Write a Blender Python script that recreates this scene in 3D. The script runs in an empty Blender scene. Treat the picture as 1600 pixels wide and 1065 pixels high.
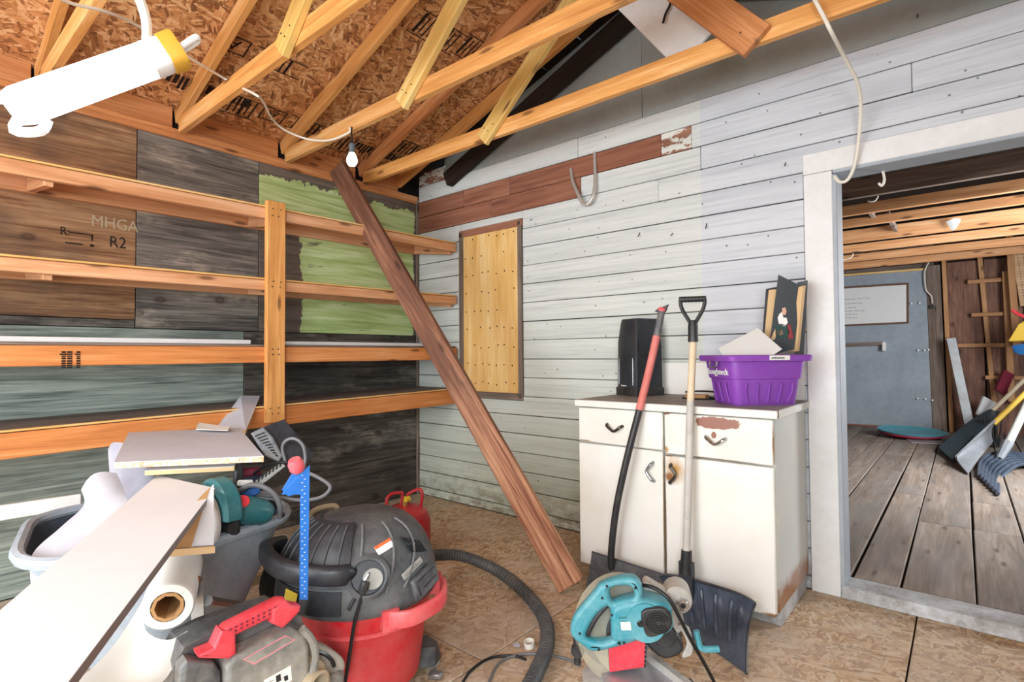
import bpy, bmesh, math, random
from mathutils import Vector as V, Matrix as M4
random.seed(7)
S = bpy.context.scene
COL = S.collection
PI = math.pi
# ------------------------------------------------------------------ camera
FPX, YAW, PIT, ROLL = 840.0, math.radians(40.0), math.radians(1.45), -0.007
CAM = V((3.488, -2.937, 1.14))
_f = V((-math.sin(YAW)*math.cos(PIT), math.cos(YAW)*math.cos(PIT), math.sin(PIT)))
_r = V((math.cos(YAW), math.sin(YAW), 0)); _u = _r.cross(_f)
_r, _u = _r*math.cos(ROLL)+_u*math.sin(ROLL), -_r*math.sin(ROLL)+_u*math.cos(ROLL)
cd = bpy.data.cameras.new('camera'); cam = bpy.data.objects.new('camera', cd); COL.objects.link(cam)
cd.sensor_width = 36.0; cd.lens = FPX/1600*36; cd.clip_start = .02
cm = M4((( _r.x,_u.x,-_f.x,CAM.x),(_r.y,_u.y,-_f.y,CAM.y),(_r.z,_u.z,-_f.z,CAM.z),(0,0,0,1)))
cam.matrix_world = cm; S.camera = cam
# ------------------------------------------------------------------ world, daylight, exposure
S.view_settings.view_transform = 'Standard'; S.view_settings.look = 'None'
S.view_settings.gamma = 1.0; S.view_settings.exposure = -0.12; S.view_settings.use_curve_mapping = False
w = bpy.data.worlds.new('sky'); S.world = w; w.use_nodes = True
w.node_tree.nodes['Background'].inputs[0].default_value = (.80,.90,1.0,1)
w.node_tree.nodes['Background'].inputs[1].default_value = 1.0
def area(name, loc, target, sx, sy, power, col=(1,1,1)):
    l = bpy.data.lights.new(name,'AREA'); l.shape='RECTANGLE'; l.size=sx; l.size_y=sy; l.energy=power; l.color=col
    o = bpy.data.objects.new(name,l); COL.objects.link(o); o.location=loc
    o.rotation_euler = (V(target)-V(loc)).to_track_quat('-Z','Y').to_euler(); return o
area('daylight_garage_opening', (1.9,-6.25,1.12), (1.9,0,1.3), 3.2, 2.1, 225, (.90,.96,1.0))
area('added_side_fill', (4.36,-4.3,1.5), (0,-2.6,1.0), 1.5, 1.3, 120, (.88,.95,1.0))  # unseen side window, added to brighten the left wall
area('daylight_workshop_window', (5.0,2.6,1.5), (2.5,3.0,1.0), 1.6, 1.3, 200, (.94,.97,1.0))

# ------------------------------------------------------------------ helpers
def at(px, py, ax, v):
    """point of the place seen at photo pixel (px,py) on the real plane axis=v"""
    d = _f + _r*((px-800)/FPX) - _u*((py-532.5)/FPX)
    return CAM + d*((v-CAM[ax])/d[ax])
def deep(px, py, dep):
    d = _f + _r*((px-800)/FPX) - _u*((py-532.5)/FPX)
    return CAM + d*dep
def srgb(h):
    h=h.lstrip('#'); r=[int(h[i:i+2],16)/255 for i in (0,2,4)]
    return tuple((c/12.92 if c<=.04045 else ((c+.055)/1.055)**2.4) for c in r)+(1,)
WM = {}
def place(o, parent, M):
    COL.objects.link(o)
    M = M if M is not None else M4.Identity(4)
    if parent is not None:
        o.parent = parent; o.matrix_parent_inverse = WM[parent.name].inverted()
    o.matrix_basis = M
    WM[o.name] = M.copy()
def tag(o, label=None, cat=None, group=None, kind=None):
    for k,v in (('label',label),('category',cat),('group',group),('kind',kind)):
        if v: o[k]=v
    return o
def empty(name, loc, label=None, cat=None, group=None, kind=None, rz=0):
    o = bpy.data.objects.new(name,None); o.empty_display_size=.1
    place(o,None,M4.Translation(V(loc)) @ M4.Rotation(rz,4,'Z')); return tag(o,label,cat,group,kind)
class B:
    def __init__(s): s.v=[]; s.f=[]
    def add(s, vs, fs):
        n=len(s.v); s.v += [V(p) for p in vs]; s.f += [tuple(i+n for i in f) for f in fs]; return s
    def box(s, c, d, M=None):
        a,b,e=d[0]/2,d[1]/2,d[2]/2
        vs=[V((x*a,y*b,z*e)) for x in(-1,1) for y in(-1,1) for z in(-1,1)]
        if M is not None: vs=[M@p for p in vs]
        vs=[p+V(c) for p in vs]
        return s.add(vs,[(0,1,3,2),(4,6,7,5),(0,4,5,1),(2,3,7,6),(0,2,6,4),(1,5,7,3)])
    def hull(s, pts):
        bm=bmesh.new(); [bm.verts.new(p) for p in pts]
        r=bmesh.ops.convex_hull(bm,input=bm.verts)
        bmesh.ops.delete(bm,geom=list({g for g in r['geom_interior'] if isinstance(g,bmesh.types.BMVert)}),context='VERTS')
        bmesh.ops.dissolve_limit(bm,angle_limit=.02,verts=bm.verts,edges=bm.edges)
        bm.verts.index_update(); vs=[v.co.copy() for v in bm.verts]; fs=[[v.index for v in f.verts] for f in bm.faces]
        bm.free(); return s.add(vs,fs)
    def cbox(s, c, d, e, M=None):
        a,b,h=d[0]/2,d[1]/2,d[2]/2; e=min(e,a*.9,b*.9,h*.9); ps=[]
        for x in(-1,1):
            for y in(-1,1):
                for z in(-1,1):
                    ps += [V((x*(a-e),y*(b-e),z*h)),V((x*(a-e),y*b,z*(h-e))),V((x*a,y*(b-e),z*(h-e)))]
        if M is not None: ps=[M@p for p in ps]
        return s.hull([p+V(c) for p in ps])
    def loft(s, rings, closed=True, cap0=False, cap1=False):
        n=len(rings[0]); vs=[p for r in rings for p in r]; fs=[]
        for i in range(len(rings)-1):
            for j in range(n if closed else n-1):
                k=(j+1)%n; fs.append((i*n+j,i*n+k,(i+1)*n+k,(i+1)*n+j))
        if cap0: fs.append(tuple(range(n))[::-1])
        if cap1: fs.append(tuple((len(rings)-1)*n+j for j in range(n)))
        return s.add(vs,fs)
    def tube(s, path, r, seg=10, caps=True):
        P=[V(p) for p in path]; rings=[]; up=None
        for i,p in enumerate(P):
            t=((P[min(i+1,len(P)-1)]-P[max(i-1,0)])).normalized()
            if up is None:
                up=V((0,0,1)) if abs(t.z)<.9 else V((1,0,0))
            x=t.cross(up).normalized(); y=x.cross(t).normalized(); up=y
            rr=r[i] if isinstance(r,(list,tuple)) else r
            rings.append([p+x*rr*math.cos(2*PI*k/seg)+y*rr*math.sin(2*PI*k/seg) for k in range(seg)])
        return s.loft(rings,True,caps,caps)
    def lathe(s, prof, seg=24, M=None, cap=True):
        rings=[[V((r*math.cos(2*PI*k/seg),r*math.sin(2*PI*k/seg),z)) for k in range(seg)] for r,z in prof]
        if M is not None: rings=[[M@p for p in r] for r in rings]
        return s.loft(rings,True,cap,cap)
    def sheet(s, fn, nu, nv, th):
        """surface fn(u,v) with thickness"""
        G=[[V(fn(i/nu,j/nv)) for j in range(nv+1)] for i in range(nu+1)]
        N=[[None]*(nv+1) for _ in range(nu+1)]
        for i in range(nu+1):
            for j in range(nv+1):
                a=G[min(i+1,nu)][j]-G[max(i-1,0)][j]; b=G[i][min(j+1,nv)]-G[i][max(j-1,0)]
                N[i][j]=a.cross(b).normalized()
        top=[G[i][j]+N[i][j]*th/2 for i in range(nu+1) for j in range(nv+1)]
        bot=[G[i][j]-N[i][j]*th/2 for i in range(nu+1) for j in range(nv+1)]
        m=nv+1; o=len(top); fs=[]
        for i in range(nu):
            for j in range(nv):
                a,b,c,d=i*m+j,(i+1)*m+j,(i+1)*m+j+1,i*m+j+1
                fs += [(a,b,c,d),(o+d,o+c,o+b,o+a)]
        for i in range(nu):
            fs += [(i*m,o+i*m,o+(i+1)*m,(i+1)*m),(i*m+nv,(i+1)*m+nv,o+(i+1)*m+nv,o+i*m+nv)]
        for j in range(nv):
            fs += [(j,j+1,o+j+1,o+j),(nu*m+j,o+nu*m+j,o+nu*m+j+1,nu*m+j+1)]
        return s.add(top+bot,fs)
    def prism(s, pts, d):
        """pts: 3D outline (planar, maybe concave), d: extrusion vector"""
        n=len(pts); d=V(d); a=[V(p) for p in pts]; b=[p+d for p in a]
        return s.add(a+b,[tuple(range(n))[::-1],tuple(range(n,2*n))]+[(i,(i+1)%n,n+(i+1)%n,n+i) for i in range(n)])
    def build(s, name, mat, parent=None, M=None, smooth=True, ang=38, fix=True):
        vs=s.v
        if M is None:
            lo=[min(p[i] for p in vs) for i in range(3)]; hi=[max(p[i] for p in vs) for i in range(3)]
            c=V(((lo[0]+hi[0])/2,(lo[1]+hi[1])/2,lo[2])); vs=[p-c for p in vs]; M=M4.Translation(c)
        me=bpy.data.meshes.new(name); me.from_pydata([tuple(p) for p in vs],[],s.f)
        if fix:
            bm=bmesh.new(); bm.from_mesh(me); bmesh.ops.recalc_face_normals(bm,faces=bm.faces); bm.to_mesh(me); bm.free()
        if smooth:
            me.polygons.foreach_set('use_smooth',[True]*len(me.polygons)); me.set_sharp_from_angle(angle=math.radians(ang))
        if mat: me.materials.append(MT[mat] if isinstance(mat,str) else mat)
        o=bpy.data.objects.new(name,me); place(o,parent,M); return o
def frame(x, y, o):
    x=V(x).normalized(); z=x.cross(V(y)).normalized(); y=z.cross(x); o=V(o)
    return M4(((x.x,y.x,z.x,o.x),(x.y,y.y,z.y,o.y),(x.z,y.z,z.z,o.z),(0,0,0,1)))
def board(name, p0, p1, wid, th, wdir, mat, parent=None, e=.003, off=0):
    """plank from p0 to p1 (axis), width along wdir, grain along local X"""
    p0,p1=V(p0),V(p1); L=(p1-p0).length
    M=frame(p1-p0,wdir,(p0+p1)/2)
    return B().cbox((0,0,off),(L,wid,th),e).build(name,mat,parent,M,smooth=False,fix=False)
def text(name, s, size, M, mat, parent, ext=.0004, align='LEFT', sx=1):
    c=bpy.data.curves.new(name,'FONT'); c.body=s; c.size=size; c.extrude=ext; c.align_x=align; c.resolution_u=2
    t=bpy.data.objects.new('tmp_text',c); COL.objects.link(t)
    bpy.context.view_layer.update()
    me=bpy.data.meshes.new_from_object(t.evaluated_get(bpy.context.evaluated_depsgraph_get()))
    bpy.data.objects.remove(t); bpy.data.curves.remove(c)
    if sx!=1:
        for v in me.vertices: v.co.x*=sx
    me.materials.clear(); me.materials.append(MT[mat]); me.name=name
    o=bpy.data.objects.new(name,me); place(o,parent,M); return o
def plate(name, outer, holes, th, bev, M, mat, parent=None, res=0, cyc=True):
    """flat outline (u,v) with holes, thickness th, rounded edges"""
    c=bpy.data.curves.new(name,'CURVE'); c.dimensions='2D'; c.fill_mode='BOTH'; c.extrude=max(th/2-bev,.0001); c.bevel_depth=bev; c.bevel_resolution=2; c.offset=-bev
    for pts in [outer]+holes:
        sp=c.splines.new('POLY'); sp.points.add(len(pts)-1); sp.use_cyclic_u=True
        for i,p in enumerate(pts): sp.points[i].co=(p[0],p[1],0,1)
    t=bpy.data.objects.new('tmp_plate',c); COL.objects.link(t); bpy.context.view_layer.update()
    me=bpy.data.meshes.new_from_object(t.evaluated_get(bpy.context.evaluated_depsgraph_get()))
    bpy.data.objects.remove(t); bpy.data.curves.remove(c)
    me.materials.clear(); me.materials.append(MT[mat]); me.name=name
    me.polygons.foreach_set('use_smooth',[True]*len(me.polygons)); me.set_sharp_from_angle(angle=math.radians(40))
    o=bpy.data.objects.new(name,me); place(o,parent,M); return o
def smooth_pts(pts, n=4, closed=False):
    """Catmull-Rom through points"""
    P=[V(p) for p in pts]; m=len(P); out=[]
    for i in range(m if closed else m-1):
        g=lambda k: P[k%m] if closed else P[max(0,min(m-1,k))]
        a,b,c,d=g(i-1),g(i),g(i+1),g(i+2)
        for k in range(n):
            t=k/n; out.append(.5*((2*b)+(c-a)*t+(2*a-5*b+4*c-d)*t*t+(3*b-a-3*c+d)*t**3))
    if not closed: out.append(P[-1])
    return out
def view_plane(px, py, dep, tilt=0.0, turn=0.0):
    """upright plane through a real point, facing roughly the camera; returns (frame, fn pixel->(u,v))"""
    o=deep(px,py,dep); n=(CAM-o); n.z=0; n=M4.Rotation(turn,4,'Z')@n.normalized()
    x=V((0,0,1)).cross(n).normalized(); y=V((0,0,1)); y=(M4.Rotation(tilt,4,x)@y); M=frame(x,y,o); n=M.col[2].xyz
    def uv(a,b):
        d=_f+_r*((a-800)/FPX)-_u*((b-532.5)/FPX); t=(o-CAM).dot(n)/d.dot(n); p=CAM+d*t-o
        return (p.dot(M.col[0].xyz),p.dot(M.col[1].xyz))
    return M,uv
# ------------------------------------------------------------------ materials
MT={}
class N:
    def __init__(s,name,rough=.6,metal=0,spec=.4):
        s.m=bpy.data.materials.new(name); s.m.use_nodes=True; s.t=s.m.node_tree; s.b=s.t.nodes['Principled BSDF']
        s.b.inputs['Roughness'].default_value=rough; s.b.inputs['Metallic'].default_value=metal
        s.b.inputs['Specular IOR Level'].default_value=spec; MT[name]=s.m
    def n(s,typ,**k):
        x=s.t.nodes.new(typ)
        for a,v in k.items(): setattr(x,a,v)
        return x
    def l(s,a,b): s.t.links.new(a,b)
    def coord(s,scale=(1,1,1),rnd=True,space='Object',rot=(0,0,0)):
        if space=='World': src=s.n('ShaderNodeNewGeometry').outputs['Position']
        else: src=s.n('ShaderNodeTexCoord').outputs['Object']
        mp=s.n('ShaderNodeMapping'); mp.inputs['Scale'].default_value=scale; mp.inputs['Rotation'].default_value=rot
        if rnd:
            oi=s.n('ShaderNodeObjectInfo'); mu=s.n('ShaderNodeMath',operation='MULTIPLY'); mu.inputs[1].default_value=57.0
            ad=s.n('ShaderNodeVectorMath',operation='ADD'); s.l(oi.outputs['Random'],mu.inputs[0])
            s.l(src,ad.inputs[0]); s.l(mu.outputs[0],ad.inputs[1]); src=ad.outputs[0]
        s.l(src,mp.inputs['Vector']); return mp.outputs[0]
    def noise(s,vec,scale,detail=4,rough=.6,dist=0):
        x=s.n('ShaderNodeTexNoise'); x.inputs['Scale'].default_value=scale; x.inputs['Detail'].default_value=detail
        x.inputs['Roughness'].default_value=rough; x.inputs['Distortion'].default_value=dist; s.l(vec,x.inputs['Vector']); return x.outputs['Fac']
    def ramp(s,fac,stops):
        x=s.n('ShaderNodeValToRGB'); r=x.color_ramp
        while len(r.elements)<len(stops): r.elements.new(.5)
        for e,(p,c) in zip(r.elements,stops):
            e.position=p; e.color=srgb(c) if isinstance(c,str) else ((c,c,c,1) if not isinstance(c,tuple) else c)
        s.l(fac,x.inputs['Fac']); return x.outputs['Color']
    def mix(s,fac,a,b,mode='MIX'):
        x=s.n('ShaderNodeMix',data_type='RGBA',blend_type=mode)
        for i,v in ((0,fac),(6,a),(7,b)):
            if isinstance(v,(int,float)): x.inputs[i].default_value=v
            elif isinstance(v,str): x.inputs[i].default_value=srgb(v)
            elif isinstance(v,tuple): x.inputs[i].default_value=v
            else: s.l(v,x.inputs[i])
        return x.outputs[2]
    def math(s,op,a,b=None,c=None):
        x=s.n('ShaderNodeMath',operation=op)
        for i,v in enumerate((a,b,c)):
            if v is None: continue
            if isinstance(v,(int,float)): x.inputs[i].default_value=v
            else: s.l(v,x.inputs[i])
        return x.outputs[0]
    def sep(s,vec):
        x=s.n('ShaderNodeSeparateXYZ'); s.l(vec,x.inputs[0]); return x.outputs
    def bump(s,h,strength=.3,dist=.003):
        x=s.n('ShaderNodeBump'); x.inputs['Strength'].default_value=strength; x.inputs['Distance'].default_value=dist
        s.l(h,x.inputs['Height']); s.l(x.outputs[0],s.b.inputs['Normal'])
    def col(s,c):
        if isinstance(c,str): s.b.inputs['Base Color'].default_value=srgb(c)
        else: s.l(c,s.b.inputs['Base Color'])
        return s
    def rnd(s):
        return s.n('ShaderNodeObjectInfo').outputs['Random']
def plain(name,c,rough=.5,metal=0,dust=None,amt=.35,scale=9,spec=.4):
    m=N(name,rough,metal,spec)
    if dust:
        v=m.coord(rnd=False); f=m.noise(v,scale,6,.65); f2=m.noise(v,scale*9,3,.6)
        f=m.math('MULTIPLY',m.math('ADD',f,m.math('MULTIPLY',f2,.35)),1)
        k=m.ramp(f,[(.5,0.0),(.85,1.0)]); m.col(m.mix(m.math('MULTIPLY',k,amt),c,dust)); m.bump(f2,.08,.002)
    else: m.col(c)
    return m
def wood(name,dark,mid,light,knot='#5a3018',rough=.6,gs=22,var=.18,kn=True,bump=.15,grey=None):
    m=N(name,rough); v=m.coord((1.3,gs,gs)); n1=m.noise(v,1.0,5,.62,1.2)
    v2=m.coord((.9,6,6)); n2=m.noise(v2,1.0,3,.5,.6)
    n3=m.noise(m.coord((4,gs*7,gs*7)),1.0,3,.6)
    f=m.math('ADD',m.math('ADD',m.math('MULTIPLY',n1,.5),m.math('MULTIPLY',n2,.3)),m.math('MULTIPLY',n3,.2))
    c=m.ramp(f,[(.34,dark),(.5,mid),(.64,light)])
    if kn:
        vo=m.n('ShaderNodeTexVoronoi',voronoi_dimensions='2D'); vo.inputs['Scale'].default_value=1.0; m.l(m.coord((1.5,6,6)),vo.inputs['Vector'])
        k=m.ramp(vo.outputs['Distance'],[(.035,1.0),(.085,0.0)]); c=m.mix(m.math('MULTIPLY',k,.75),c,knot)
    if grey:
        g=m.ramp(m.noise(m.coord((1,4,4)),1.4,4,.6),[(.4,0.0),(.65,1.0)]); c=m.mix(m.math('MULTIPLY',g,.7),c,grey)
    hs=m.n('ShaderNodeHueSaturation'); m.l(c,hs.inputs['Color'])
    m.l(m.math('ADD',m.math('MULTIPLY',m.rnd(),var*2),1-var),hs.inputs['Value'])
    m.col(hs.outputs[0]); m.bump(n1,bump,.002); return m
wood('lumber','#b07238','#d99c58','#ecbf86',var=.08)
wood('lumber_red','#955a34','#c2824f','#dba272',var=.10)
wood('shelf_lumber','#b5794c','#d8a074','#e9bd98',var=.06)
wood('fascia_orange','#a9622f','#cc8247','#e0a06a',var=.06)
wood('web_yellow','#b8904a','#d9b468','#ecd092',var=.05)
wood('old_brown','#3f2a20','#6e4836','#a07258',knot='#26130b',var=.06,bump=.4,rough=.7)
wood('rough_grey','#4d4036','#75655a','#98897c',knot='#2b221c',var=.15,bump=.5,rough=.85)
wood('dark_roof','#140e0a','#251912','#3a281c',var=.1,rough=.9)
wood('plank_floor','#5d5148','#857568','#a5968a',knot='#4a3a30',gs=14,var=.13,bump=.5,rough=.8,grey='#7d7873')
wood('studs','#8d5f3b','#b98556','#cf9f72',var=.1)
wood('far_joist','#a56c42','#cb9262','#dcae84',var=.08)
wood('bare_siding','#6e4434','#94604a','#a97a62',kn=False,var=.08,bump=.4,rough=.85)
plain('shovel_wood','#dccbb0',.6,dust='#c2ab8c',amt=.6,scale=12); plain('worn_handle','#c9c6c0',.65,dust='#a9a59e',amt=.7,scale=14)
m=MT['old_brown']; m_=N.__new__(N); m_.m=m; m_.t=m.node_tree; m_.b=m.node_tree.nodes['Principled BSDF']   # worn, sun-bleached lower half
src=m_.b.inputs['Base Color'].links[0].from_socket; X_=m_.sep(m_.coord(rnd=False))[0]
wr_=m_.math('ADD',m_.math('MULTIPLY',X_,.45),m_.noise(m_.coord((1.2,9,9)),1.6,5,.65)); m_.col(m_.mix(m_.math('MULTIPLY',m_.ramp(wr_,[(.55,0.0),(.95,1.0)]),.75),src,m_.ramp(m_.noise(m_.coord((1.1,26,26)),1.2,5,.65,1.0),[(.36,'#6b3f2b'),(.48,'#b0785a'),(.62,'#dcaa86')])))
def plymat(name,dark,mid,light,gs=9,stain=None,amt=.6,knot=True,rough=.75,streak=None):
    m=N(name,rough); v=m.coord((.7,gs,gs)); n1=m.noise(v,1.3,6,.65,1.5); v3=m.coord((3,90,90)); n3=m.noise(v3,1,3,.6)
    f=m.math('ADD',m.math('MULTIPLY',n1,.62),m.math('MULTIPLY',n3,.38)); c=m.ramp(f,[(.38,dark),(.5,mid),(.64,light)])
    if streak:
        k=m.ramp(m.noise(m.coord((1.2,4,4)),1.6,5,.7),[(.52,0.0),(.72,1.0)]); c=m.mix(m.math('MULTIPLY',m.math('MULTIPLY',k,n3),1.7),c,streak)
    if knot:
        vo=m.n('ShaderNodeTexVoronoi',voronoi_dimensions='2D'); vo.inputs['Scale'].default_value=2.0; m.l(m.coord((1,1.5,1.5)),vo.inputs['Vector'])
        k=m.ramp(vo.outputs['Distance'],[(.02,.75),(.045,.95),(.06,.35),(.10,0.0)]); c=m.mix(m.math('MULTIPLY',k,.75),c,'#33190f')
    if stain:
        k=m.ramp(m.noise(m.coord((1,1.3,1.3)),1.7,4,.6),[(.45,0.0),(.68,1.0)]); c=m.mix(m.math('MULTIPLY',k,amt),c,stain)
    m.col(c); m.bump(f,.25,.003); return m
plymat('ply_brown','#6a462c','#98704e','#bb956f',stain='#4f4236',amt=.8)
plymat('ply_grey','#423e3a','#716a62','#989086',stain='#3a3632',streak='#c9bba8')
plymat('ply_teal','#5c655f','#8e988f','#b5bdb2',gs=14,stain='#4a5150',amt=.55,knot=False)
plymat('ply_dark','#2c2824','#4e4842','#706860',stain='#1d1a18',amt=.6,streak='#a29a8e')
plymat('ply_far','#5b3f36','#86604f','#a27a66',stain='#5a4038',gs=5)
# green-painted plywood: paint with worn edges
m=N('ply_green',.7); v=m.coord((.7,10,10)); n1=m.noise(v,1.2,6,.65,1.5)
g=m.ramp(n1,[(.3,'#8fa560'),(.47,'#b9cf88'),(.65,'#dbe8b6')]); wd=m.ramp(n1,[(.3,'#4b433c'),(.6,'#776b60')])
W=m.sep(m.coord(rnd=False,space='World')); nz=m.noise(m.coord((1,1,1),rnd=False),9,5,.65)
nzs=m.math('MULTIPLY',m.math('SUBTRACT',nz,.5),.22)
a=m.math('LESS_THAN',m.math('ADD',W[2],nzs),2.335)                       # bare along the top
b=m.math('LESS_THAN',m.math('ADD',W[1],m.math('MULTIPLY',nzs,.5)),-.045)  # bare along the corner
vo=m.n('ShaderNodeTexVoronoi'); vo.inputs['Scale'].default_value=60; m.l(m.coord((.4,1,1)),vo.inputs['Vector'])
ch=m.ramp(m.math('ADD',m.noise(m.coord((.6,2,2)),3,6,.7),m.math('MULTIPLY',n1,.35)),[(.80,1.0),(.86,0.0)])
k=m.math('MULTIPLY',m.math('MULTIPLY',a,b),ch)
bl=m.math('MULTIPLY',m.math('LESS_THAN',m.math('ADD',W[1],m.math('MULTIPLY',nzs,.6)),-1.04),m.math('LESS_THAN',W[2],2.0)) # unpainted edge by the post, plus the post's shadow painted in
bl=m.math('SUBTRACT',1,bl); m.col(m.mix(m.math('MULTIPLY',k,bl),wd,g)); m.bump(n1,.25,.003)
# OSB
def osb(name,pal,scale=1.0,dirt=None,amt=.5,rough=.75):
    m=N(name,rough); src=m.coord((1,1,1)); wv=m.noise(src,2.2*scale,2,.5)
    cols=[]; last=None
    for i,(rot,sc) in enumerate(((.25,(9,40,30)),(-.55,(11,46,30)),(1.25,(9,38,30)))):
        mp=m.coord((1,1,1),rot=(0,0,rot)); nn=m.noise(mp,7,2,.5)
        dv=m.n('ShaderNodeVectorMath',operation='SCALE'); dv.inputs['Scale'].default_value=.035
        cb=m.n('ShaderNodeCombineXYZ'); m.l(nn,cb.inputs[0]); m.l(nn,cb.inputs[1]); m.l(cb.outputs[0],dv.inputs[0])
        ad=m.n('ShaderNodeVectorMath',operation='ADD'); m.l(mp,ad.inputs[0]); m.l(dv.outputs[0],ad.inputs[1])
        ml=m.n('ShaderNodeVectorMath',operation='MULTIPLY'); ml.inputs[1].default_value=[x*scale for x in sc]; m.l(ad.outputs[0],ml.inputs[0])
        vo=m.n('ShaderNodeTexVoronoi'); vo.inputs['Scale'].default_value=1; m.l(ml.outputs[0],vo.inputs['Vector'])
        cols.append(m.sep(vo.outputs['Color'])[0]); last=vo.outputs['Distance']
    pick=m.math('GREATER_THAN',m.noise(src,11*scale,3,.7),.5); p2=m.math('GREATER_THAN',m.noise(m.coord((1,1,1),rot=(0,0,2)),9*scale,3,.7),.52)
    f=m.mix(pick,cols[0],cols[1]); f=m.mix(p2,f,cols[2]); fine=m.noise(m.coord((8,60,40)),1,3,.6)
    ff=m.math('ADD',m.math('MULTIPLY',f,.75),m.math('MULTIPLY',fine,.3))
    c=m.ramp(ff,pal)
    if dirt:
        k=m.ramp(m.noise(src,1.6,6,.65),[(.36,0.0),(.66,1.0)]); c=m.mix(m.math('MULTIPLY',k,amt),c,dirt)
    m.col(c); m.bump(ff,.25,.002); return m
osb('osb_roof',[(.05,'#5c3a22'),(.3,'#9a663c'),(.5,'#bb8250'),(.72,'#d19c68'),(1.0,'#e8c397')],scale=1.5)
osb('osb_floor',[(.05,'#7d5f43'),(.35,'#aa8860'),(.6,'#c6a67e'),(.95,'#d8c6ae')],dirt='#c2b6a8',amt=.75,scale=1.7)
# painted siding: two coats of paint meet at x = 2.40
m=N('siding',.55); v=m.coord((.5,10,10)); n1=m.noise(v,1.5,6,.65); W=m.sep(m.coord(rnd=False,space='World'))
right=m.math('GREATER_THAN',m.math('ADD',W[0],m.math('MULTIPLY',m.noise(m.coord(rnd=False,space='World'),14,3,.6),.02)),2.41)
lo=m.n('ShaderNodeMapRange'); m.l(W[2],lo.inputs[0]); lo.inputs[1].default_value=1.9; lo.inputs[2].default_value=.1
gr=m.math('MULTIPLY',lo.outputs[0],m.math('ADD',.55,m.math('MULTIPLY',m.noise(m.coord(rnd=False,space='World'),1.4,4,.6),.6)))
cl=m.mix(gr,m.ramp(n1,[(.3,'#c3c8c6'),(.6,'#d6d9d7')]),m.ramp(n1,[(.3,'#aab29f'),(.6,'#c2c8b4')]))
cr=m.ramp(n1,[(.3,'#b9bec6'),(.6,'#cfd3d9')])
c=m.mix(right,cl,cr); st=m.ramp(m.noise(m.coord((1.2,38,38)),1.6,5,.7),[(.50,0.0),(.68,1.0)]); c=m.mix(m.math('MULTIPLY',st,.38),c,'#8f9396')
sp=m.ramp(m.noise(m.coord((3,7,7)),9,4,.75),[(.69,0.0),(.73,1.0)]); c=m.mix(m.math('MULTIPLY',sp,.75),c,'#54493f')
vs_=m.n('ShaderNodeTexVoronoi',voronoi_dimensions='2D'); vs_.inputs['Scale'].default_value=9.0; m.l(m.coord((1,1,1)),vs_.inputs['Vector']); dz_=m.math('MULTIPLY',m.math('LESS_THAN',m.math('ADD',vs_.outputs['Distance'],m.math('MULTIPLY',m.noise(m.coord((1,1,1)),60,2,.5),.06)),.075),m.math('GREATER_THAN',m.sep(vs_.outputs['Color'])[0],.80)); c=m.mix(m.math('MULTIPLY',dz_,.7),c,'#4b4239')
lowd=m.n('ShaderNodeMapRange'); m.l(W[2],lowd.inputs[0]); lowd.inputs[1].default_value=.30; lowd.inputs[2].default_value=.02
mo=m.ramp(m.noise(m.coord((3,6,6)),3,6,.75),[(.42,0.0),(.6,1.0)]); c=m.mix(m.math('MULTIPLY',m.math('MULTIPLY',mo,lowd.outputs[0]),.8),c,'#6b5a45')
m.col(c); m.bump(n1,.2,.002)
# peeling paint at the ends of the bare boards
m=N('peeling_siding',.7); v=m.coord((.6,9,9)); n1=m.noise(v,1.5,6,.65); pk=m.ramp(m.noise(m.coord((2,5,5)),2.2,6,.75),[(.50,0.0),(.53,1.0)])
m.col(m.mix(pk,m.ramp(n1,[(.3,'#c9cbc4'),(.6,'#dcdcd5')]),m.ramp(n1,[(.3,'#6e4434'),(.7,'#a97a62')]))); m.bump(pk,-.4,.002)
plain('gable_paint','#a3aaa9',.6,dust='#868c8b',amt=.5,scale=3)
plain('white_trim','#e6e7e8',.45,dust='#c7c4bd',amt=.35,scale=6)
plain('grey_trim','#a9b1ba',.5,dust='#8d9399',amt=.4)
plain('old_white_trim','#c9ccd0',.6,dust='#7d756a',amt=.8,scale=8)
plain('dark_gap','#15110e',.9)
plain('exterior_white','#b0aca4',.8)
wood('plywood_new','#d3a055','#e6bb76','#f2d49c',kn=False,var=.03,gs=10)
# enamel with rust specks
def enamel(name,blobs=(),base='#e6e5df'):
    m=N(name,.32,spec=.5); v=m.coord(rnd=True); n=m.noise(v,30,5,.8); k=m.ramp(n,[(.70,0.0),(.74,1.0)])
    wv=m.coord(rnd=False,space='World'); c=m.mix(m.ramp(m.noise(v,2.5,4,.6),[(.4,0.0),(.8,1.0)]),base,'#d6d3c6')
    c=m.mix(m.math('MULTIPLY',k,.8),c,'#7b5234'); edge=m.noise(wv,22,5,.7)
    for (p,rx,rz,soft,colr) in blobs:
        W=m.sep(wv); dx=m.math('DIVIDE',m.math('SUBTRACT',W[0],p[0]),rx); dz=m.math('DIVIDE',m.math('SUBTRACT',W[2],p[2]),rz)
        d=m.math('ADD',m.math('SQRT',m.math('ADD',m.math('MULTIPLY',dx,dx),m.math('MULTIPLY',dz,dz))),m.math('MULTIPLY',m.math('SUBTRACT',edge,.5),1.1))
        c=m.mix(m.ramp(d,[(1-soft,1.0),(1.0,0.0)]),c,colr)
    m.col(c); return m
enamel('enamel')
enamel('enamel_shaded_side',[((2.905,0,.10),.04,.10,.5,'#9a6c4c'),((2.905,0,.88),.03,.012,.5,'#8a5a3c')],base='#c9ccc9')  # rusty body enamel; base greyed to carry the shade of the right side
plain('counter_top','#9a938a',.6,dust='#7d746a',amt=.6,scale=7)
plain('counter_edge','#e2e1db',.4,dust='#b9b2a6',amt=.3)
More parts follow.
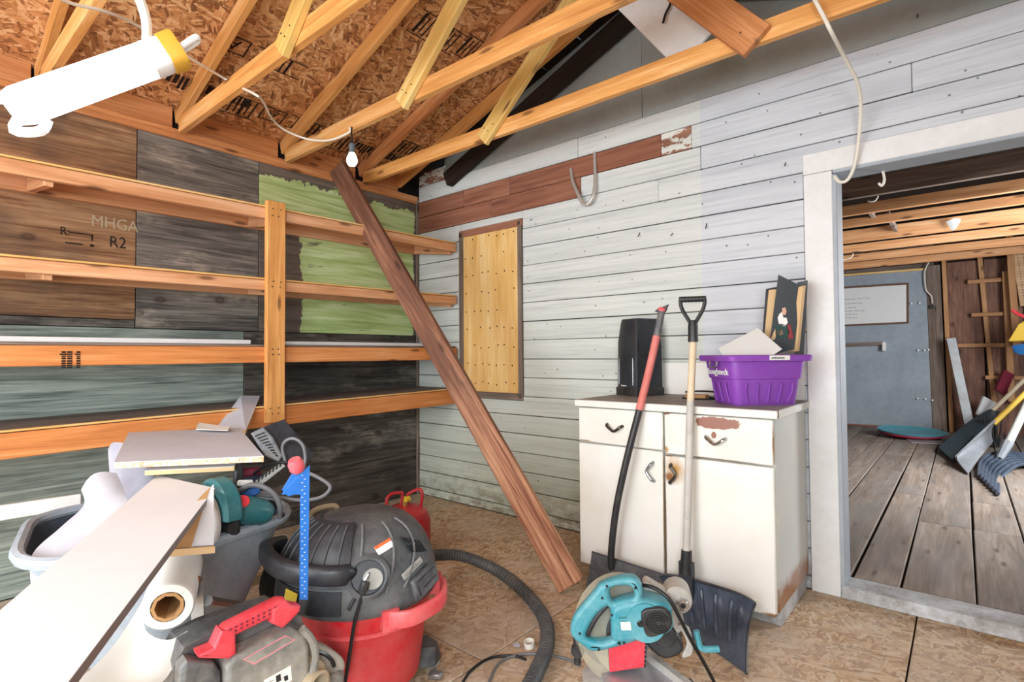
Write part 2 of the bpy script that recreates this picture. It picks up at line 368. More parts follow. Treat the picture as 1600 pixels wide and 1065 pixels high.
plain('chrome','#b9bcc0',.22,metal=1)
plain('dark_chrome','#56524d',.35,metal=.9)
plain('galv','#a9adb0',.4,metal=.8,dust='#7e7b75',amt=.5)
plain('rod_metal','#cfccc4',.45,metal=.6)
plain('rust_patch','#7a4a33',.85)
plain('bolt_rust','#8a5a36',.7,metal=.4)
plain('black_plastic','#1b1d20',.42,dust='#5d5a56',amt=.35)
plain('black_gloss','#16181c',.28,dust='#4a4a4d',amt=.25)
plain('heater_grille','#0c0d10',.35); plain('heater_black','#24272c',.3,dust='#4c5056',amt=.4,scale=8)
plain('grey_plastic','#4c5056',.5,dust='#8f8d88',amt=.6,scale=6)
plain('vac_grey','#383c42',.5,dust='#80807e',amt=.5,scale=5)
plain('vac_dark','#1a1d24',.4,dust='#55565a',amt=.3,scale=6)
plain('vac_red','#c3202b',.38,dust='#c9837c',amt=.3,scale=5)
plain('vac_red_light','#d8404a',.45,dust='#d79a94',amt=.35)
plain('tool_red','#d92c3e',.42,dust='#e89a9a',amt=.2)
plain('red_paint','#b3202c',.35,dust='#c9696a',amt=.4,scale=7)
plain('planer_grey','#6a6a66',.5,dust='#b5b0a4',amt=.75,scale=5)
plain('planer_dark','#454649',.45,dust='#96938c',amt=.6,scale=5)
plain('label_white','#e9e8e4',.5); plain('label_yellow','#e0c43a',.5); plain('label_orange','#d9683a',.5)
plain('label_black','#2c2c2e',.5); plain('label_grey','#9fa09a',.5,dust='#77756f',amt=.4); plain('label_pink','#d98f96',.5)
plain('ink','#2a211a',.9); plain('ink_faint','#8b8f8c',.9); plain('ink_brown','#22140c',.9); plain('ink_pale','#b8a88c',.9)
plain('hose_grey','#3c3f42',.5,dust='#7d7b77',amt=.4)
plain('cord_grey','#6f7073',.5); plain('cord_black','#17181a',.5); plain('cord_white','#e4dfd2',.5)
plain('teal_tool','#2b8796',.42,dust='#86b0b6',amt=.5,scale=6)
plain('teal_dark','#1f5f66',.35,dust='#5d8c8e',amt=.4,scale=8)
plain('cast_alu','#c2bfb8',.5,metal=.3,dust='#8d8880',amt=.6)
plain('alu_table','#b9b7bd',.35,metal=.5,dust='#8f8b90',amt=.5)
plain('saw_red','#d02a3a',.45,dust='#e07a84',amt=.3)
m=plain('clear_guard','#c9c3ad',.12); m.b.inputs['Alpha'].default_value=.38; m.b.inputs['IOR'].default_value=1.3
plain('tub_plastic','#8b97a3',.6,dust='#b9c1c7',amt=.55,scale=7)
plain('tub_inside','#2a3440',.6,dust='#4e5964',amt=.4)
plain('rubber','#1d1c1b',.8)
plain('melamine','#e0e2e6',.4,dust='#cfd2d8',amt=.4,scale=3)
plain('melamine_grey','#ccd0da',.4,dust='#b2b5c2',amt=.5,scale=4)
osb('chip_edge',[(.1,'#a98663'),(.4,'#cdb090'),(.8,'#e6d2b8')],scale=4)
plain('edge_tape','#857c78',.5); plain('pine_edge','#d9b98c',.6,dust='#c79c66',amt=.3)
plain('cardboard','#b58a5a',.8,dust='#8f6a42',amt=.4)
m=plain('poly_film','#e9e7e0',.35); m.b.inputs['Transmission Weight'].default_value=.15
plain('foam_sheet','#aeb0c0',.7,dust='#8f909c',amt=.5,scale=4)
plain('foam_inside','#b3b3bb',.7,dust='#97979f',amt=.4,scale=4)
plain('green_plastic','#1f5a41',.45,dust='#3e7a60',amt=.4)
plain('blue_steel','#1f63b4',.35,dust='#2f7fd0',amt=.4,scale=14)
plain('blue_plastic','#2f5fa0',.4); plain('red_grip','#d4505a',.6,dust='#e88a90',amt=.4)
plain('coral_grip','#c96f66',.6,dust='#dc978f',amt=.4)
plain('beige_plastic','#b7a78c',.6,dust='#8f8068',amt=.5)
plain('brass','#c9a85a',.35,metal=.7)
plain('purple_plastic','#8643ad',.42,dust='#a173c2',amt=.25,scale=5)
plain('paper','#dcdcd8',.7); plain('photo_dark','#33383d',.4); plain('kraft','#d8b78a',.8); plain('skin_print','#d2a88c',.6)
plain('print_green','#24423c',.6); plain('print_red','#8a2f35',.6)
plain('shovel_black','#23262b',.45,dust='#5c6068',amt=.45,scale=6)
plain('shovel_navy','#333c49',.32,dust='#6b7a90',amt=.45,scale=5)
plain('shovel_grey','#7a7d82',.45,dust='#9fa2a6',amt=.4,scale=6)
plain('shovel_teal','#24363f',.45,dust='#45606b',amt=.4)
plain('handle_white','#c9c6c0',.6,dust='#a9a59e',amt=.6)
plain('handle_yellow','#d9b548',.5,dust='#b58f2e',amt=.5)
plain('door_blue','#a2abb3',.55,dust='#717e8c',amt=.5,scale=2.5)
plain('whiteboard','#e6e8e6',.3); plain('frame_brown','#6b4a36',.6)
plain('yellow_bag','#e3b72a',.5,dust='#f0d060',amt=.3,scale=5); plain('blue_bag','#2c6fb0',.5)
wood('pegboard','#b58d62','#cfa87c','#dfbf98',kn=False,var=.02)
plain('peg_hole','#4a3422',.9)
plain('disc_teal','#3f97a8',.4,dust='#7fb7c0',amt=.3); plain('disc_red','#c02a4a',.4)
m=plain('clear_plastic','#c3bfc0',.2); m.b.inputs['Alpha'].default_value=.55
plain('dustpan_red','#7d2b3c',.5)
plain('bulb_glass','#ffffff',.3); MT['bulb_glass'].node_tree.nodes['Principled BSDF'].inputs['Emission Color'].default_value=(1,.98,.95,1)
MT['bulb_glass'].node_tree.nodes['Principled BSDF'].inputs['Emission Strength'].default_value=3.0
plain('led_diffuser','#ffffff',.3); MT['led_diffuser'].node_tree.nodes['Principled BSDF'].inputs['Emission Color'].default_value=(1,1,1,1)
MT['led_diffuser'].node_tree.nodes['Principled BSDF'].inputs['Emission Strength'].default_value=2.6
plain('fixture_white','#f2f2f0',.4); plain('fixture_yellow','#d9a53a',.5,dust='#c48f2c',amt=.3); plain('socket_grey','#596066',.5)
def print_marks(name, w, h, M, mat, parent, n=9, ext=.0006):
    b=B(); x=0; rs=random.Random(n+int(w*1e4))
    while x<w:
        l=rs.uniform(.5,1.0)*w/n*.75; hh=h*rs.choice([.7,.7,1]); b.box((x+l/2,hh/2,0),(l,hh,ext)); x+=l+w/n*.28
    return tag(b.build(name,mat,parent,M,smooth=False),kind='stuff')
# ================================================================== STRUCTURE
WT=2.435         # wall height (8 ft)
XR=4.40          # right wall
RX=2.2           # ridge
SL=.34           # roof slope
def roofz(x): return 2.50+SL*(x if x<=RX else 2*RX-x)
# ---- floor: sheets with open joints
fl=empty('floor',(2.2,-3,-.05),kind='structure')
def fsheet(x0,x1,y0,y1,dz=0):
    B().cbox((0,0,0),(abs(y1-y0)-.006,abs(x1-x0)-.006,.018),.003).build('sheet','osb_floor',fl,
        frame((0,1,0),(-1,0,0),((x0+x1)/2,(y0+y1)/2,-.009+dz)),smooth=False,fix=False)
xs=[0,.87,2.09,3.31,4.4]
for i in range(4):
    ys=[0,-1.15-.3*(i%2),-3.55-.2*(i%2),-6.3]
    for j in range(3): fsheet(xs[i],xs[i+1],ys[j],ys[j+1],random.uniform(-.0012,0))
B().box((2.2,-3.1,-.035),(4.9,6.6,.03)).build('subfloor','dark_gap',fl)
# ---- left wall: plywood sheets
wl=empty('wall_left',(0,-3,0),kind='structure')
def wsheet(y0,y1,z0,z1,mat,dx=0):
    B().cbox((0,0,0),(y1-y0-.004,z1-z0-.004,.014),.0025).build('sheet',mat,wl,
        frame((0,1,0),(0,0,1),(-.007+dx,(y0+y1)/2,(z0+z1)/2)),smooth=False,fix=False)
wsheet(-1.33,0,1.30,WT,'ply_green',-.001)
wsheet(-2.005,-1.33,1.30,WT,'ply_grey')
wsheet(-4.40,-2.005,1.345,WT,'ply_brown',.0005)
wsheet(-1.42,0,0,1.30,'ply_dark'); wsheet(-3.2,-1.42,0,1.30,'ply_teal'); wsheet(-5.6,-3.2,0,1.345,'ply_teal')
wsheet(-6.3,-4.40,1.345,WT,'ply_brown'); wsheet(-6.3,-5.6,0,1.345,'ply_teal')
wsheet(-3.2,-2.005,1.30,1.345,'ply_dark',-.003)
B().box((-.04,-3.15,1.22),(.05,6.3,2.44)).build('sheathing','dark_gap',wl)
board('top_plate',(.001,-6.3,WT+.0),(.001,-.01,WT+.0),.06,.03,(0,0,1),'lumber_red',wl)
board('corner_trim',(.012,-.014,0),(.012,-.014,WT),.026,.02,(0,1,0),'rough_grey',wl)
# lettering on the brown sheet
def wlM(y,z): return frame((0,1,0),(0,0,1),(.0025,y,z))
for s_,px,py,sz,mt_ in (('R2',170,385,.085,'ink'),('MHGA',142,352,.085,'ink_pale'),('R:',93,366,.06,'ink_brown')):
    p=at(px,py,0,.0025); text('stencil_mark',s_,sz,wlM(p.y,p.z),mt_,wl,.0003,sx=.85)
p=at(104,362,0,.002)
b=B(); b.box((.0022,p.y+.06,p.z),(.0008,.10,.006)); b.box((.0022,p.y+.105,p.z-.015),(.0008,.006,.03)); b.box((.0022,p.y+.03,p.z-.055),(.0008,.07,.006)); b.box((.0022,p.y+.105,p.z-.055),(.0008,.016,.012))
b.build('stencil_mark','ink_brown',wl)
# ---- back wall: lap boards one by one, a doorway, a boarded window
wb=empty('wall_back',(2.2,.06,0),kind='structure')
OX0,OX1,OZ=3.03,3.96,2.005     # door opening
CX0,CZ1=2.905,2.105            # casing outer edge
WX0,WX1,WZ0,WZ1=.515,1.135,.832,2.085
rows=[.002]+[.065+.1305*k for k in range(20)]
def siding(x0,x1,z0,z1,mat='siding'):
    if x1-x0<.02: return
    dy=random.uniform(-.0025,.0015); t=random.uniform(-.0015,.0015)/max(1,(x1-x0))
    B().cbox((0,0,0),(x1-x0-.002,z1-z0-random.uniform(.0025,.006),.016),.003).build('board',mat,wb,
        frame((1,t,random.uniform(-.0008,.0008)),(0,0,1),((x0+x1)/2,-.008+dy+.006,(z0+z1)/2)),smooth=False,fix=False)
for i in range(len(rows)-1):
    z0,z1=rows[i],rows[i+1]; zm=(z0+z1)/2
    cuts=[(0.024,XR)]
    def cut(a,b):
        global cuts
        n=[]
        for x0,x1 in cuts:
            if b<=x0 or a>=x1: n.append((x0,x1)); continue
            if a>x0: n.append((x0,a))
            if b<x1: n.append((b,x1))
        cuts=n
    if zm<CZ1-.02: cut(CX0,OX1+.12)
    if WZ0-.04<zm<WZ1+.02: cut(WX0,WX1)
    for x0,x1 in cuts:
        segs=[(x0,x1)]
        if x1-x0>2.4 and i not in(17,18):
            m_=random.choice([1.6,2.15,3.34]) if x1>3.5 else random.choice([1.5,1.9,2.3]); segs=[(x0,m_),(m_,x1)]
        if abs(zm-2.35)<.03 and x0<.1: segs=[(x0,.55),(.55,1.02),(1.02,2.17),(2.17,2.35),(2.35,3.34),(3.34,x1)]
        if abs(zm-2.22)<.03 and x0<.1: segs=[(x0,.84),(.84,1.62),(1.62,2.4),(2.4,x1)]
        for k,(a,b) in enumerate(segs):
            mt='siding'
            if abs(zm-2.35)<.03 and x0<.1: mt=['bare_siding']*3+['peeling_siding','siding','siding']; mt=mt[k]
            if abs(zm-2.22)<.03 and x0<.1: mt=['bare_siding','bare_siding','siding','siding'][k]
            siding(a,b,z0,z1,mt)
siding(0.03,.33,rows[-1],rows[-1]+.11,'peeling_siding'); siding(WX0,WX1,WZ1+.012,rows[17],'siding')
# gable sheets above the boards
for x0,x1 in ((.33,2.05),(2.05,XR)):
    xs_=[x0,x1] if not(x0<RX<x1) else [x0,RX,x1]
    zt=lambda x: 2.605+.34*min(x,2*RX-x)
    out=[(x,0,rows[-1]+.003) for x in (x0+.002,x1-.002)]+[(x,0,max(zt(x),rows[-1]+.03)) for x in xs_[::-1]]
    B().prism([V((a,.001+.012,c)) for a,b_,c in out],(0,-.012,0)).build('sheet','gable_paint',wb,smooth=False)
bk=B()
bk.box((1.45,.045,1.27),(3.1,.06,2.6)); bk.box((4.2,.045,1.27),(.42,.06,2.54)); bk.box((3.5,.045,2.32),(1.0,.06,.50)); bk.prism([(0,.015,2.5),(XR,.015,2.5),(RX,.015,3.45)],(0,.06,0))
bk.build('sheathing','dark_gap',wb)
B().box((1.5,.10,1.3),(3.06,.05,2.6)).build('room_side_lining','rough_grey',wb)
for px,py,l_ in ((1000,360,.07),(1051,362,.045),(1104,345,.08),(1228,250,.06),(1433,20,.06),(832,341,.03)):
    p=at(px,py,1,-.005); B().tube([p+V((0,.01,0)),p+V((random.uniform(-.01,.012),-.03,-l_*.6))],.0028,6).build('nail','dark_chrome',wb)
# window boarded with plywood
wn=empty('window_1',((WX0+WX1)/2,-.01,WZ0),kind='structure')
for a,b_,w_,d_,mt in (((WX0+.02,-.014,WZ0),(WX0+.02,-.014,WZ1),.045,(1,0,0),'rough_grey'),((WX1-.02,-.014,WZ0),(WX1-.02,-.014,WZ1),.035,(1,0,0),'rough_grey'),
     ((WX0,-.014,WZ1-.015),(WX1,-.014,WZ1-.015),.05,(0,0,1),'bare_siding'),((WX0,-.014,WZ0+.01),(WX1,-.014,WZ0+.01),.05,(0,0,1),'rough_grey')):
    board('window_frame',a,b_,w_,.026,d_,mt,wn)
pa=board('plywood_panel',((WX0+WX1)/2,-.012,WZ0+.035),((WX0+WX1)/2,-.012,WZ1-.04),WX1-WX0-.075,.014,(1,0,0),'plywood_new',wn)
k=0
for j in range(9):
    for i in range(7):
        x=WX0+.075+i*.077+random.uniform(-.012,.012); z=WZ0+.10+j*.135+random.uniform(-.012,.012)
        if random.random()<.78: B().lathe([(.006,0),(.006,.0012)],6,M4.Translation((x,-.0192,z))@M4.Rotation(PI/2,4,'X')).build('knot_plug','ink_brown',pa)
# door casing, jamb and sill
dt=empty('trim_1',(3.5,0,0),kind='structure')
board('casing',((CX0+OX0)/2,-.012,.0),((CX0+OX0)/2,-.012,OZ-.002),OX0-CX0-.004,.022,(1,0,0),'white_trim',dt)
board('casing',(OX1+.06,-.012,.0),(OX1+.06,-.012,OZ-.002),.12,.022,(1,0,0),'white_trim',dt)
board('head_casing',(CX0,-.012,(OZ+CZ1)/2),(OX1+.12,-.012,(OZ+CZ1)/2),CZ1-OZ,.022,(0,0,1),'white_trim',dt)
board('jamb',(OX0+.006,.055,0.03),(OX0+.006,.055,OZ-.02),.15,.02,(0,1,0),'grey_trim',dt)
board('jamb',(OX1-.006,.055,0.03),(OX1-.006,.055,OZ-.02),.15,.02,(0,1,0),'grey_trim',dt)
board('head_jamb',(OX0,.055,OZ-.006),(OX1,.055,OZ-.006),.15,.02,(0,1,0),'grey_trim',dt)
board('sill',(OX0,.05,.028),(OX1,.05,.028),.15,.056,(0,1,0),'old_white_trim',dt)
# ---- front wall (open garage front) and right wall
wf=empty('wall_front',(2.2,-6.3,0),kind='structure')
for c,d in (((.15,-6.35,1.22),(.3,.1,2.44)),((3.95,-6.35,1.22),(.9,.1,2.44)),((1.9,-6.35,2.32),(3.2,.1,.24))): B().cbox(c,d,.004).build('panel','exterior_white',wf,smooth=False)
B().prism([(0,-6.4,2.44),(XR,-6.4,2.44),(RX,-6.4,3.2)],(0,.1,0)).build('gable_panel','exterior_white',wf,smooth=False)
wr=empty('wall_right',(XR,-3,0),kind='structure')
for c,d in (((XR+.05,-1.75,1.22),(.1,3.5,2.44)),((XR+.05,-5.7,1.22),(.1,1.3,2.44)),((XR+.05,-4.3,.4),(.1,1.6,.8)),((XR+.05,-4.3,2.3),(.1,1.6,.28))): B().cbox(c,d,.004).build('panel','exterior_white',wr,smooth=False)
# ---- roof deck: OSB sheets, long side along the eave
ce=empty('ceiling',(RX,-3,2.6),kind='structure')
def rsheet(d0,d1,y0,y1,side,mat='osb_roof',dz=0):
    ux=V((1,0,SL)).normalized() if side==0 else V((-1,0,SL)).normalized()
    o=V((-.06 if side==0 else XR+.06,0,2.598-.06*SL+dz)); nrm=V((-SL,0,1)).normalized() if side==0 else V((SL,0,1)).normalized()
    c=o+ux*((d0+d1)/2)+V((0,(y0+y1)/2,0))+nrm*.006
    B().cbox((0,0,0),(y1-y0-.004,d1-d0-.004,.011),.002).build('sheet',mat,ce,frame((0,1,0),ux,c),smooth=False,fix=False)
LR=math.hypot(RX+.06,(RX+.06)*SL); DS=[0,.86,2.08,LR]
for side in (0,1):
    for i in range(3):
        yo=[-.14]+[y for y in ((-1.9,-4.34) if i%2 else (-.72,-3.14,-5.58))]+[-6.4]
        for a,b in zip(yo[:-1],yo[1:]): rsheet(DS[i],DS[i+1],b,a,side)
    for i in range(8): rsheet(i*LR/8,(i+1)*LR/8,-.145,.08,side,'dark_roof',.015)
# grade stamps printed along the sheets
def roofM(x,y,flip=False):
    ux=V((1,0,SL)).normalized(); n=V((SL,0,-1)).normalized()
    p=V((x,y,2.598+SL*x))+n*.0008
    return frame(V((0,-1,0)) if flip else V((0,1,0)), (ux if not flip else -ux)*-1, p)@M4.Scale(1.45,4)
def stamp(x,y,kind):
    o=None
    if kind==0:
        b=B()
        for (u0,v0,u1,v1) in ((0,0,.10,.005),(0,.075,.10,.08),(0,0,.005,.08),(.095,0,.10,.08),(.15,0,.156,.08),(.17,0,.18,.08),(.19,0,.196,.08),(.23,0,.236,.08),(.25,.0,.26,.08),(.12,.0,.32,.004),(.12,.078,.32,.082)):
            b.box(((u0+u1)/2,(v0+v1)/2,0),(u1-u0,v1-v0,.0006))
        b.build('grade_stamp','ink_brown',ce,roofM(x,y),smooth=False); text('grade_stamp','A',.07,roofM(x,y)@M4.Translation((.025,.016,.0005)),'ink_brown',ce)
    elif kind==1:
        b=B(); 
        for u in range(9): b.box((u*.022+.008,.055,0),(.006 if u%3 else .012,.10-.02*(u%2),.0006))
        b.box((.10,.0,0),(.24,.004,.0006)); b.box((.10,.112,0),(.24,.004,.0006)); b.build('grade_stamp','ink_brown',ce,roofM(x,y),smooth=False)
    else:
        print_marks('grade_stamp',.30,.07,roofM(x,y),'ink_brown',ce,13)
def roofpt(px,py):
    d=_f+_r*((px-800)/FPX)-_u*((py-532.5)/FPX); t=(2.597+SL*CAM.x-CAM.z)/(d.z-SL*d.x); p=CAM+d*t; return p.x,p.y
for px,py,kd in ((415,165,0),(505,200,1),(560,222,2),(700,232,0),(668,18,1),(737,55,1),(265,112,2),(330,135,1),(350,48,0),(620,215,1)):
    x,y=roofpt(px,py); stamp(x,y,kd)
# eave blocking between rafters
for a,b in ((-.49,-.20),(-1.10,-.60),(-1.74,-1.20),(-2.38,-1.83),(-3.0,-2.45)): board('eave_block',(-.022,a,2.527),(-.022,b,2.527),.135,.03,(0,0,1),'lumber_red',ce)
B().box((-.05,-3.2,2.53),(.02,6.5,.20)).build('eave_closure','dark_gap',ce); B().box((XR+.05,-3.2,2.53),(.02,6.5,.20)).build('eave_closure','dark_gap',ce)
# ---- trusses
TR='home-built roof trusses overhead'
def truss(y,label,full=True,mats=('lumber','lumber')):
    t=empty('roof_truss',(RX,y,WT),label,'roof truss',TR)
    n=V((-SL,0,1)).normalized()
    for sd in (0,1):
        f=lambda x,z: V((x if sd==0 else 2*RX-x,y,z))
        nn=V((n.x if sd==0 else -n.x,0,n.z))
        a=f(-.0,2.50)+nn*.0445; b_=f(RX-.02,2.50+SL*(RX-.02))+nn*.0445
        board('rafter',a,b_,.089,.036,nn,mats[0],t)
    if full:
        board('bottom_chord',(.045,y-.0,WT+.0445),(XR-.04,y,WT+.0445),.089,.036,(0,0,1),mats[1],t)
        yw=y-.0365
        board('web',(1.30,yw,WT-.005),(2.10,yw,WT+.70),.10,.034,(-.66,0,.75),'web_yellow',t)
        board('web',(2.86,yw,WT-.005),(2.30,yw,WT+.65),.14,.034,(.76,0,.65),'lumber_red',t)
        for (x,z) in ((.06,WT+.03),(1.36,WT+.03),(1.40,WT+.06),(2.80,WT+.05),(1.33,WT+.055)):
            B().lathe([(.004,0),(.004,.0015)],6,M4.Translation((x,y-.0545 if x>1 else y-.0185,z))@M4.Rotation(PI/2,4,'X')).build('nail_head','dark_chrome',t)
    return t
truss(-.20,'orange rafter pair running beside the dark strip next to the gable wall',False)
truss(-.555,'roof truss whose bottom chord hangs lowest in the photo, in front of the gable',True,('lumber_red','lumber'))
truss(-1.165,'roof truss with the light bulb hanging from its bottom chord')
truss(-1.80,'roof truss whose bottom chord meets the wall where grey and brown plywood join')
truss(-2.42,'roof truss behind the hanging white shop light')
# dark old rafter against the gable and white board hanging there
tag(board('gable_rafter',(.42,-.055,2.264+.403*.42+.075),(2.15,-.055,2.264+.403*2.15+.075),.11,.06,(-.37,0,.93),'dark_roof'),'dark old rafter along the sloping edge of the grey gable','rafter')
tag(board('gable_rafter',(2*RX-.42,-.055,2.264+.403*.42+.075),(2*RX-2.15,-.055,2.264+.403*2.15+.075),.11,.06,(.37,0,.93),'dark_roof'),'dark old rafter on the right slope of the gable, near the top edge','rafter')
a=at(1018,15,1,-.50); c_=at(1098,92,1,-.50)
M_=(c_-a).normalized()
tag(board('white_board',a-M_*.25,c_-M_*.06,.20,.018,(.6,0,.8),'white_trim'),'white painted board leaning behind the lowest truss chord','board')
tag(B().tube(smooth_pts([at(1048,2,1,-.53),at(1046,10,1,-.53),at(1040,22,1,-.53),at(1036,36,1,-.53)],4),.006,6).build('wire_end','cord_black'),'short black wire end hanging beside the white board overhead','wire')
# ================================================================== shelving on the left wall
sh=empty('wall_shelving',(.25,-1.7,0.8),'orange lumber wall shelving with four shelves on the dark plywood wall','shelving')
FX=.495; YL=-4.2
LV=[('a',1.965,2.0),('b',1.555,1.59),('c',1.195,1.195),('d',.835,.875)]   # shelf-top height at left / right end
def zl(i,y): a,b=LV[i][1],LV[i][2]; return a+(b-a)*min(1,(y+2.6)/2.6)
for i in range(4):
    dz=V((0,-.02-YL,0)); z0,z1=zl(i,YL),zl(i,-.03)
    fh=[.060,.056,.088,.105][i]; mat=['shelf_lumber','shelf_lumber','fascia_orange','fascia_orange'][i]
    tl_=[.05,.035,.0,.0][i]; board('shelf_deck',(.24,YL,z0+.005+tl_/2),(.24,-.03,z1+.005+tl_/2),.48,.012,(1,0,-tl_/.47),'shelf_lumber' if i<2 else 'rough_grey',sh)
    for a,b in ((YL,-1.50),(-1.50,-.03)):
        board('front_rail',(FX-.019,a,zl(i,a)-fh/2-.002),(FX-.019,b,zl(i,b)-fh/2-.002),fh,.036,(0,0,1),mat,sh)
    if i!=2: board('edge_strip',(FX-.018,YL,z0+.0065),(FX-.018,-.03,z1+.0065),.04,.009,(1,0,0),'plywood_new',sh)
    cz_=[.012,-.005,-.05,-.05][i]; board('back_cleat',(.018,YL,z0+cz_),(.018,-.03,z1+cz_),.072,.034,(0,0,1),'shelf_lumber' if i<2 else 'fascia_orange',sh)
    for y in (-2.45,-1.40,-.06):
        board('cross_brace',(.04,y,zl(i,y)+cz_),(FX-.04,y,zl(i,y)-.045),.07,.034,(0,0,1),'shelf_lumber' if i<2 else 'fascia_orange',sh)
board('post',(FX+.019,-1.475,.77),(FX+.019,-1.475,2.015),.105,.036,(0,1,0),'lumber',sh)
for z in (1.97,1.93,1.56,1.53,1.18,1.15,.85,.82):
    for y in (-1.50,-1.455): B().lathe([(.004,0),(.004,.0015)],6,M4.Translation((FX+.0375,y+random.uniform(-.01,.01),z))@M4.Rotation(PI/2,4,'Y')).build('nail_head','dark_chrome',sh)
p=at(112,557,0,FX)
for s_,dy,sz in (('Lodgepole',.0,.028),('SPF',.028,.036),('No2',.05,.03)):
    print_marks('lumber_stamp',.075,sz*.7,frame((0,0,1),(0,-1,0),(FX+.0008,p.y+.03-dy,p.z-.05)),'ink_brown',sh,7)
# white strip lying on the third shelf
tag(board('white_trim_strip',(FX-.10,-4.1,1.195+.026),(FX-.10,-1.56,1.195+.026),.024,.03,(0,0,1),'white_trim'),'long white trim strip lying on the third shelf, left of the post','trim strip','white trim strips on the third shelf')
tag(board('white_trim_strip',(FX-.14,-1.40,1.195+.024),(FX-.14,-.10,1.195+.024),.022,.03,(0,0,1),'white_trim'),'shorter white trim strip lying on the third shelf, right of the post','trim strip','white trim strips on the third shelf')
p0=at(-60,812,0,.62); p1=at(128,783,0,.62)
tag(board('white_trim_board',(.60,p0.y-(p1.y-p0.y)*2.6,p0.z-(p1.z-p0.z)*2.6),(.60,p1.y,p1.z),.058,.02,(0,0,1),'white_trim'),'white trim board sloping below the bottom shelf at the left edge','trim board')
# ================================================================== leaning dark plank
foot=at(893,925,2,.01); top=at(527,262,0,.16)
ax_=(foot-top).normalized(); wd=ax_.cross((CAM-(foot+top)/2).normalized()); wd=M4.Rotation(.45,4,ax_)@wd
tag(board('leaning_plank',top,foot+V((0,0,.03)),.138,.04,wd,'old_brown',e=.004),'dark reddish-brown plank leaning from the floor across the shelves to the wall top','plank')
# ================================================================== metal base cabinet
KX0,KX1,KY=1.955,2.895,-.565
cab=empty('base_cabinet',((KX0+KX1)/2,-.28,0),'old white enamelled metal base cabinet with rusty drawers beside the doorway','cabinet')
b=B(); b.cbox(((KX0+KX1)/2,KY/2-.005,.48),(KX1-KX0,-KY-.03,.80),.006); b.build('body','enamel_shaded_side',cab)
b=B(); b.cbox(((KX0+KX1)/2,KY/2+.03,.04),(KX1-KX0-.02,-KY-.10,.08),.003); b.build('toe_kick','old_white_trim',cab)
b=B(); b.hull([V((x,y,z)) for x in (KX0-.015,KX1+.012) for y in (KY-.022,-.012) for z in (.882,.902)]+[V((x,y,.9065)) for x in (KX0-.01,KX1+.007) for y in (KY-.017,-.015)]); b.build('worktop','counter_top',cab)
b=B(); b.cbox(((KX0+KX1)/2,KY-.0245,.889),(KX1-KX0+.03,.008,.034),.003); b.build('worktop_edge','counter_edge',cab)
b=B(); b.cbox((KX1+.0155,KY/2,.889),(.007,-KY-.0,.034),.003); b.build('worktop_edge','counter_edge',cab)
b=B(); b.cbox(((KX0+.19+KX1)/2,-.0185,1.0),(KX1-KX0-.19,.013,.185),.005); b.build('backsplash','enamel',cab)
xd=2.421; yf=KY-.004
enamel('enamel_drawer',[((2.66,0,.838),.105,.028,.12,'#8a5540'),((2.652,0,.785),.012,.016,.2,'#8a5540'),((2.43,0,.70),.02,.02,.5,'#a98a5c'),((2.893,0,.77),.008,.10,.6,'#9c7050'),((2.65,0,.681),.25,.007,.6,'#8a6a4c'),((2.43,0,.866),.03,.01,.6,'#8a5a3c')])
enamel('enamel_door',[((2.475,0,.615),.06,.075,.85,'#b98f55'),((2.45,0,.58),.03,.03,.6,'#8f5f35'),((2.43,0,.68),.05,.012,.5,'#8f6a45'),((2.426,0,.35),.006,.3,.6,'#94724e'),((2.88,0,.08),.06,.012,.6,'#8f6a45')])
enamel('enamel_plain',[((xd-.004,0,.4),.004,.35,.5,'#9c8460'),((2.0,0,.70),.05,.004,.5,'#9c8460')])
def handle(cx,cz,horiz,par,mat,flip=1,y=yf-.012,ang=0):
    pts=[(-.045,.018),(-.036,.012),(-.018,-.004),(0,-.014),(.018,-.006),(.036,.008),(.045,.014)]
    P=[]
    for k,(a,c) in enumerate(pts):
        d=-.022 if 0<k<6 else -.002
        u,v=(a,c) if horiz else (c*flip,a)
        P.append(V((cx+u,y+d,cz+v)))
    P[0].y=y+.008; P[-1].y=y+.008
    r=[.008,.0075,.0062,.0068,.0062,.0075,.008]
    q=smooth_pts(P,4); n=len(q); rr=[.0062+.0018*abs(2*i/(n-1)-1) for i in range(n)]
    B().tube(q,rr,8).build('handle',mat,par)
def front(nm,x0,x1,z0,z1,mat):
    return B().cbox(((x0+x1)/2,yf-.006,(z0+z1)/2),(x1-x0,.02,z1-z0),.005).build(nm,mat,cab)
d1=front('drawer',KX0+.004,xd-.004,.693,.868,'enamel_plain'); handle(2.17,.776,True,d1,'dark_chrome')
d2=front('drawer',xd+.004,KX1-.004,.680,.868,'enamel_drawer'); handle(2.66,.762,True,d2,'chrome')
e1=front('door',KX0+.004,xd-.004,.075,.687,'enamel_plain'); handle(2.357,.590,False,e1,'galv',1)
e2=front('door',xd+.004,KX1-.004,.075,.674,'enamel_door'); handle(2.468,.592,False,e2,'dark_chrome',-1)
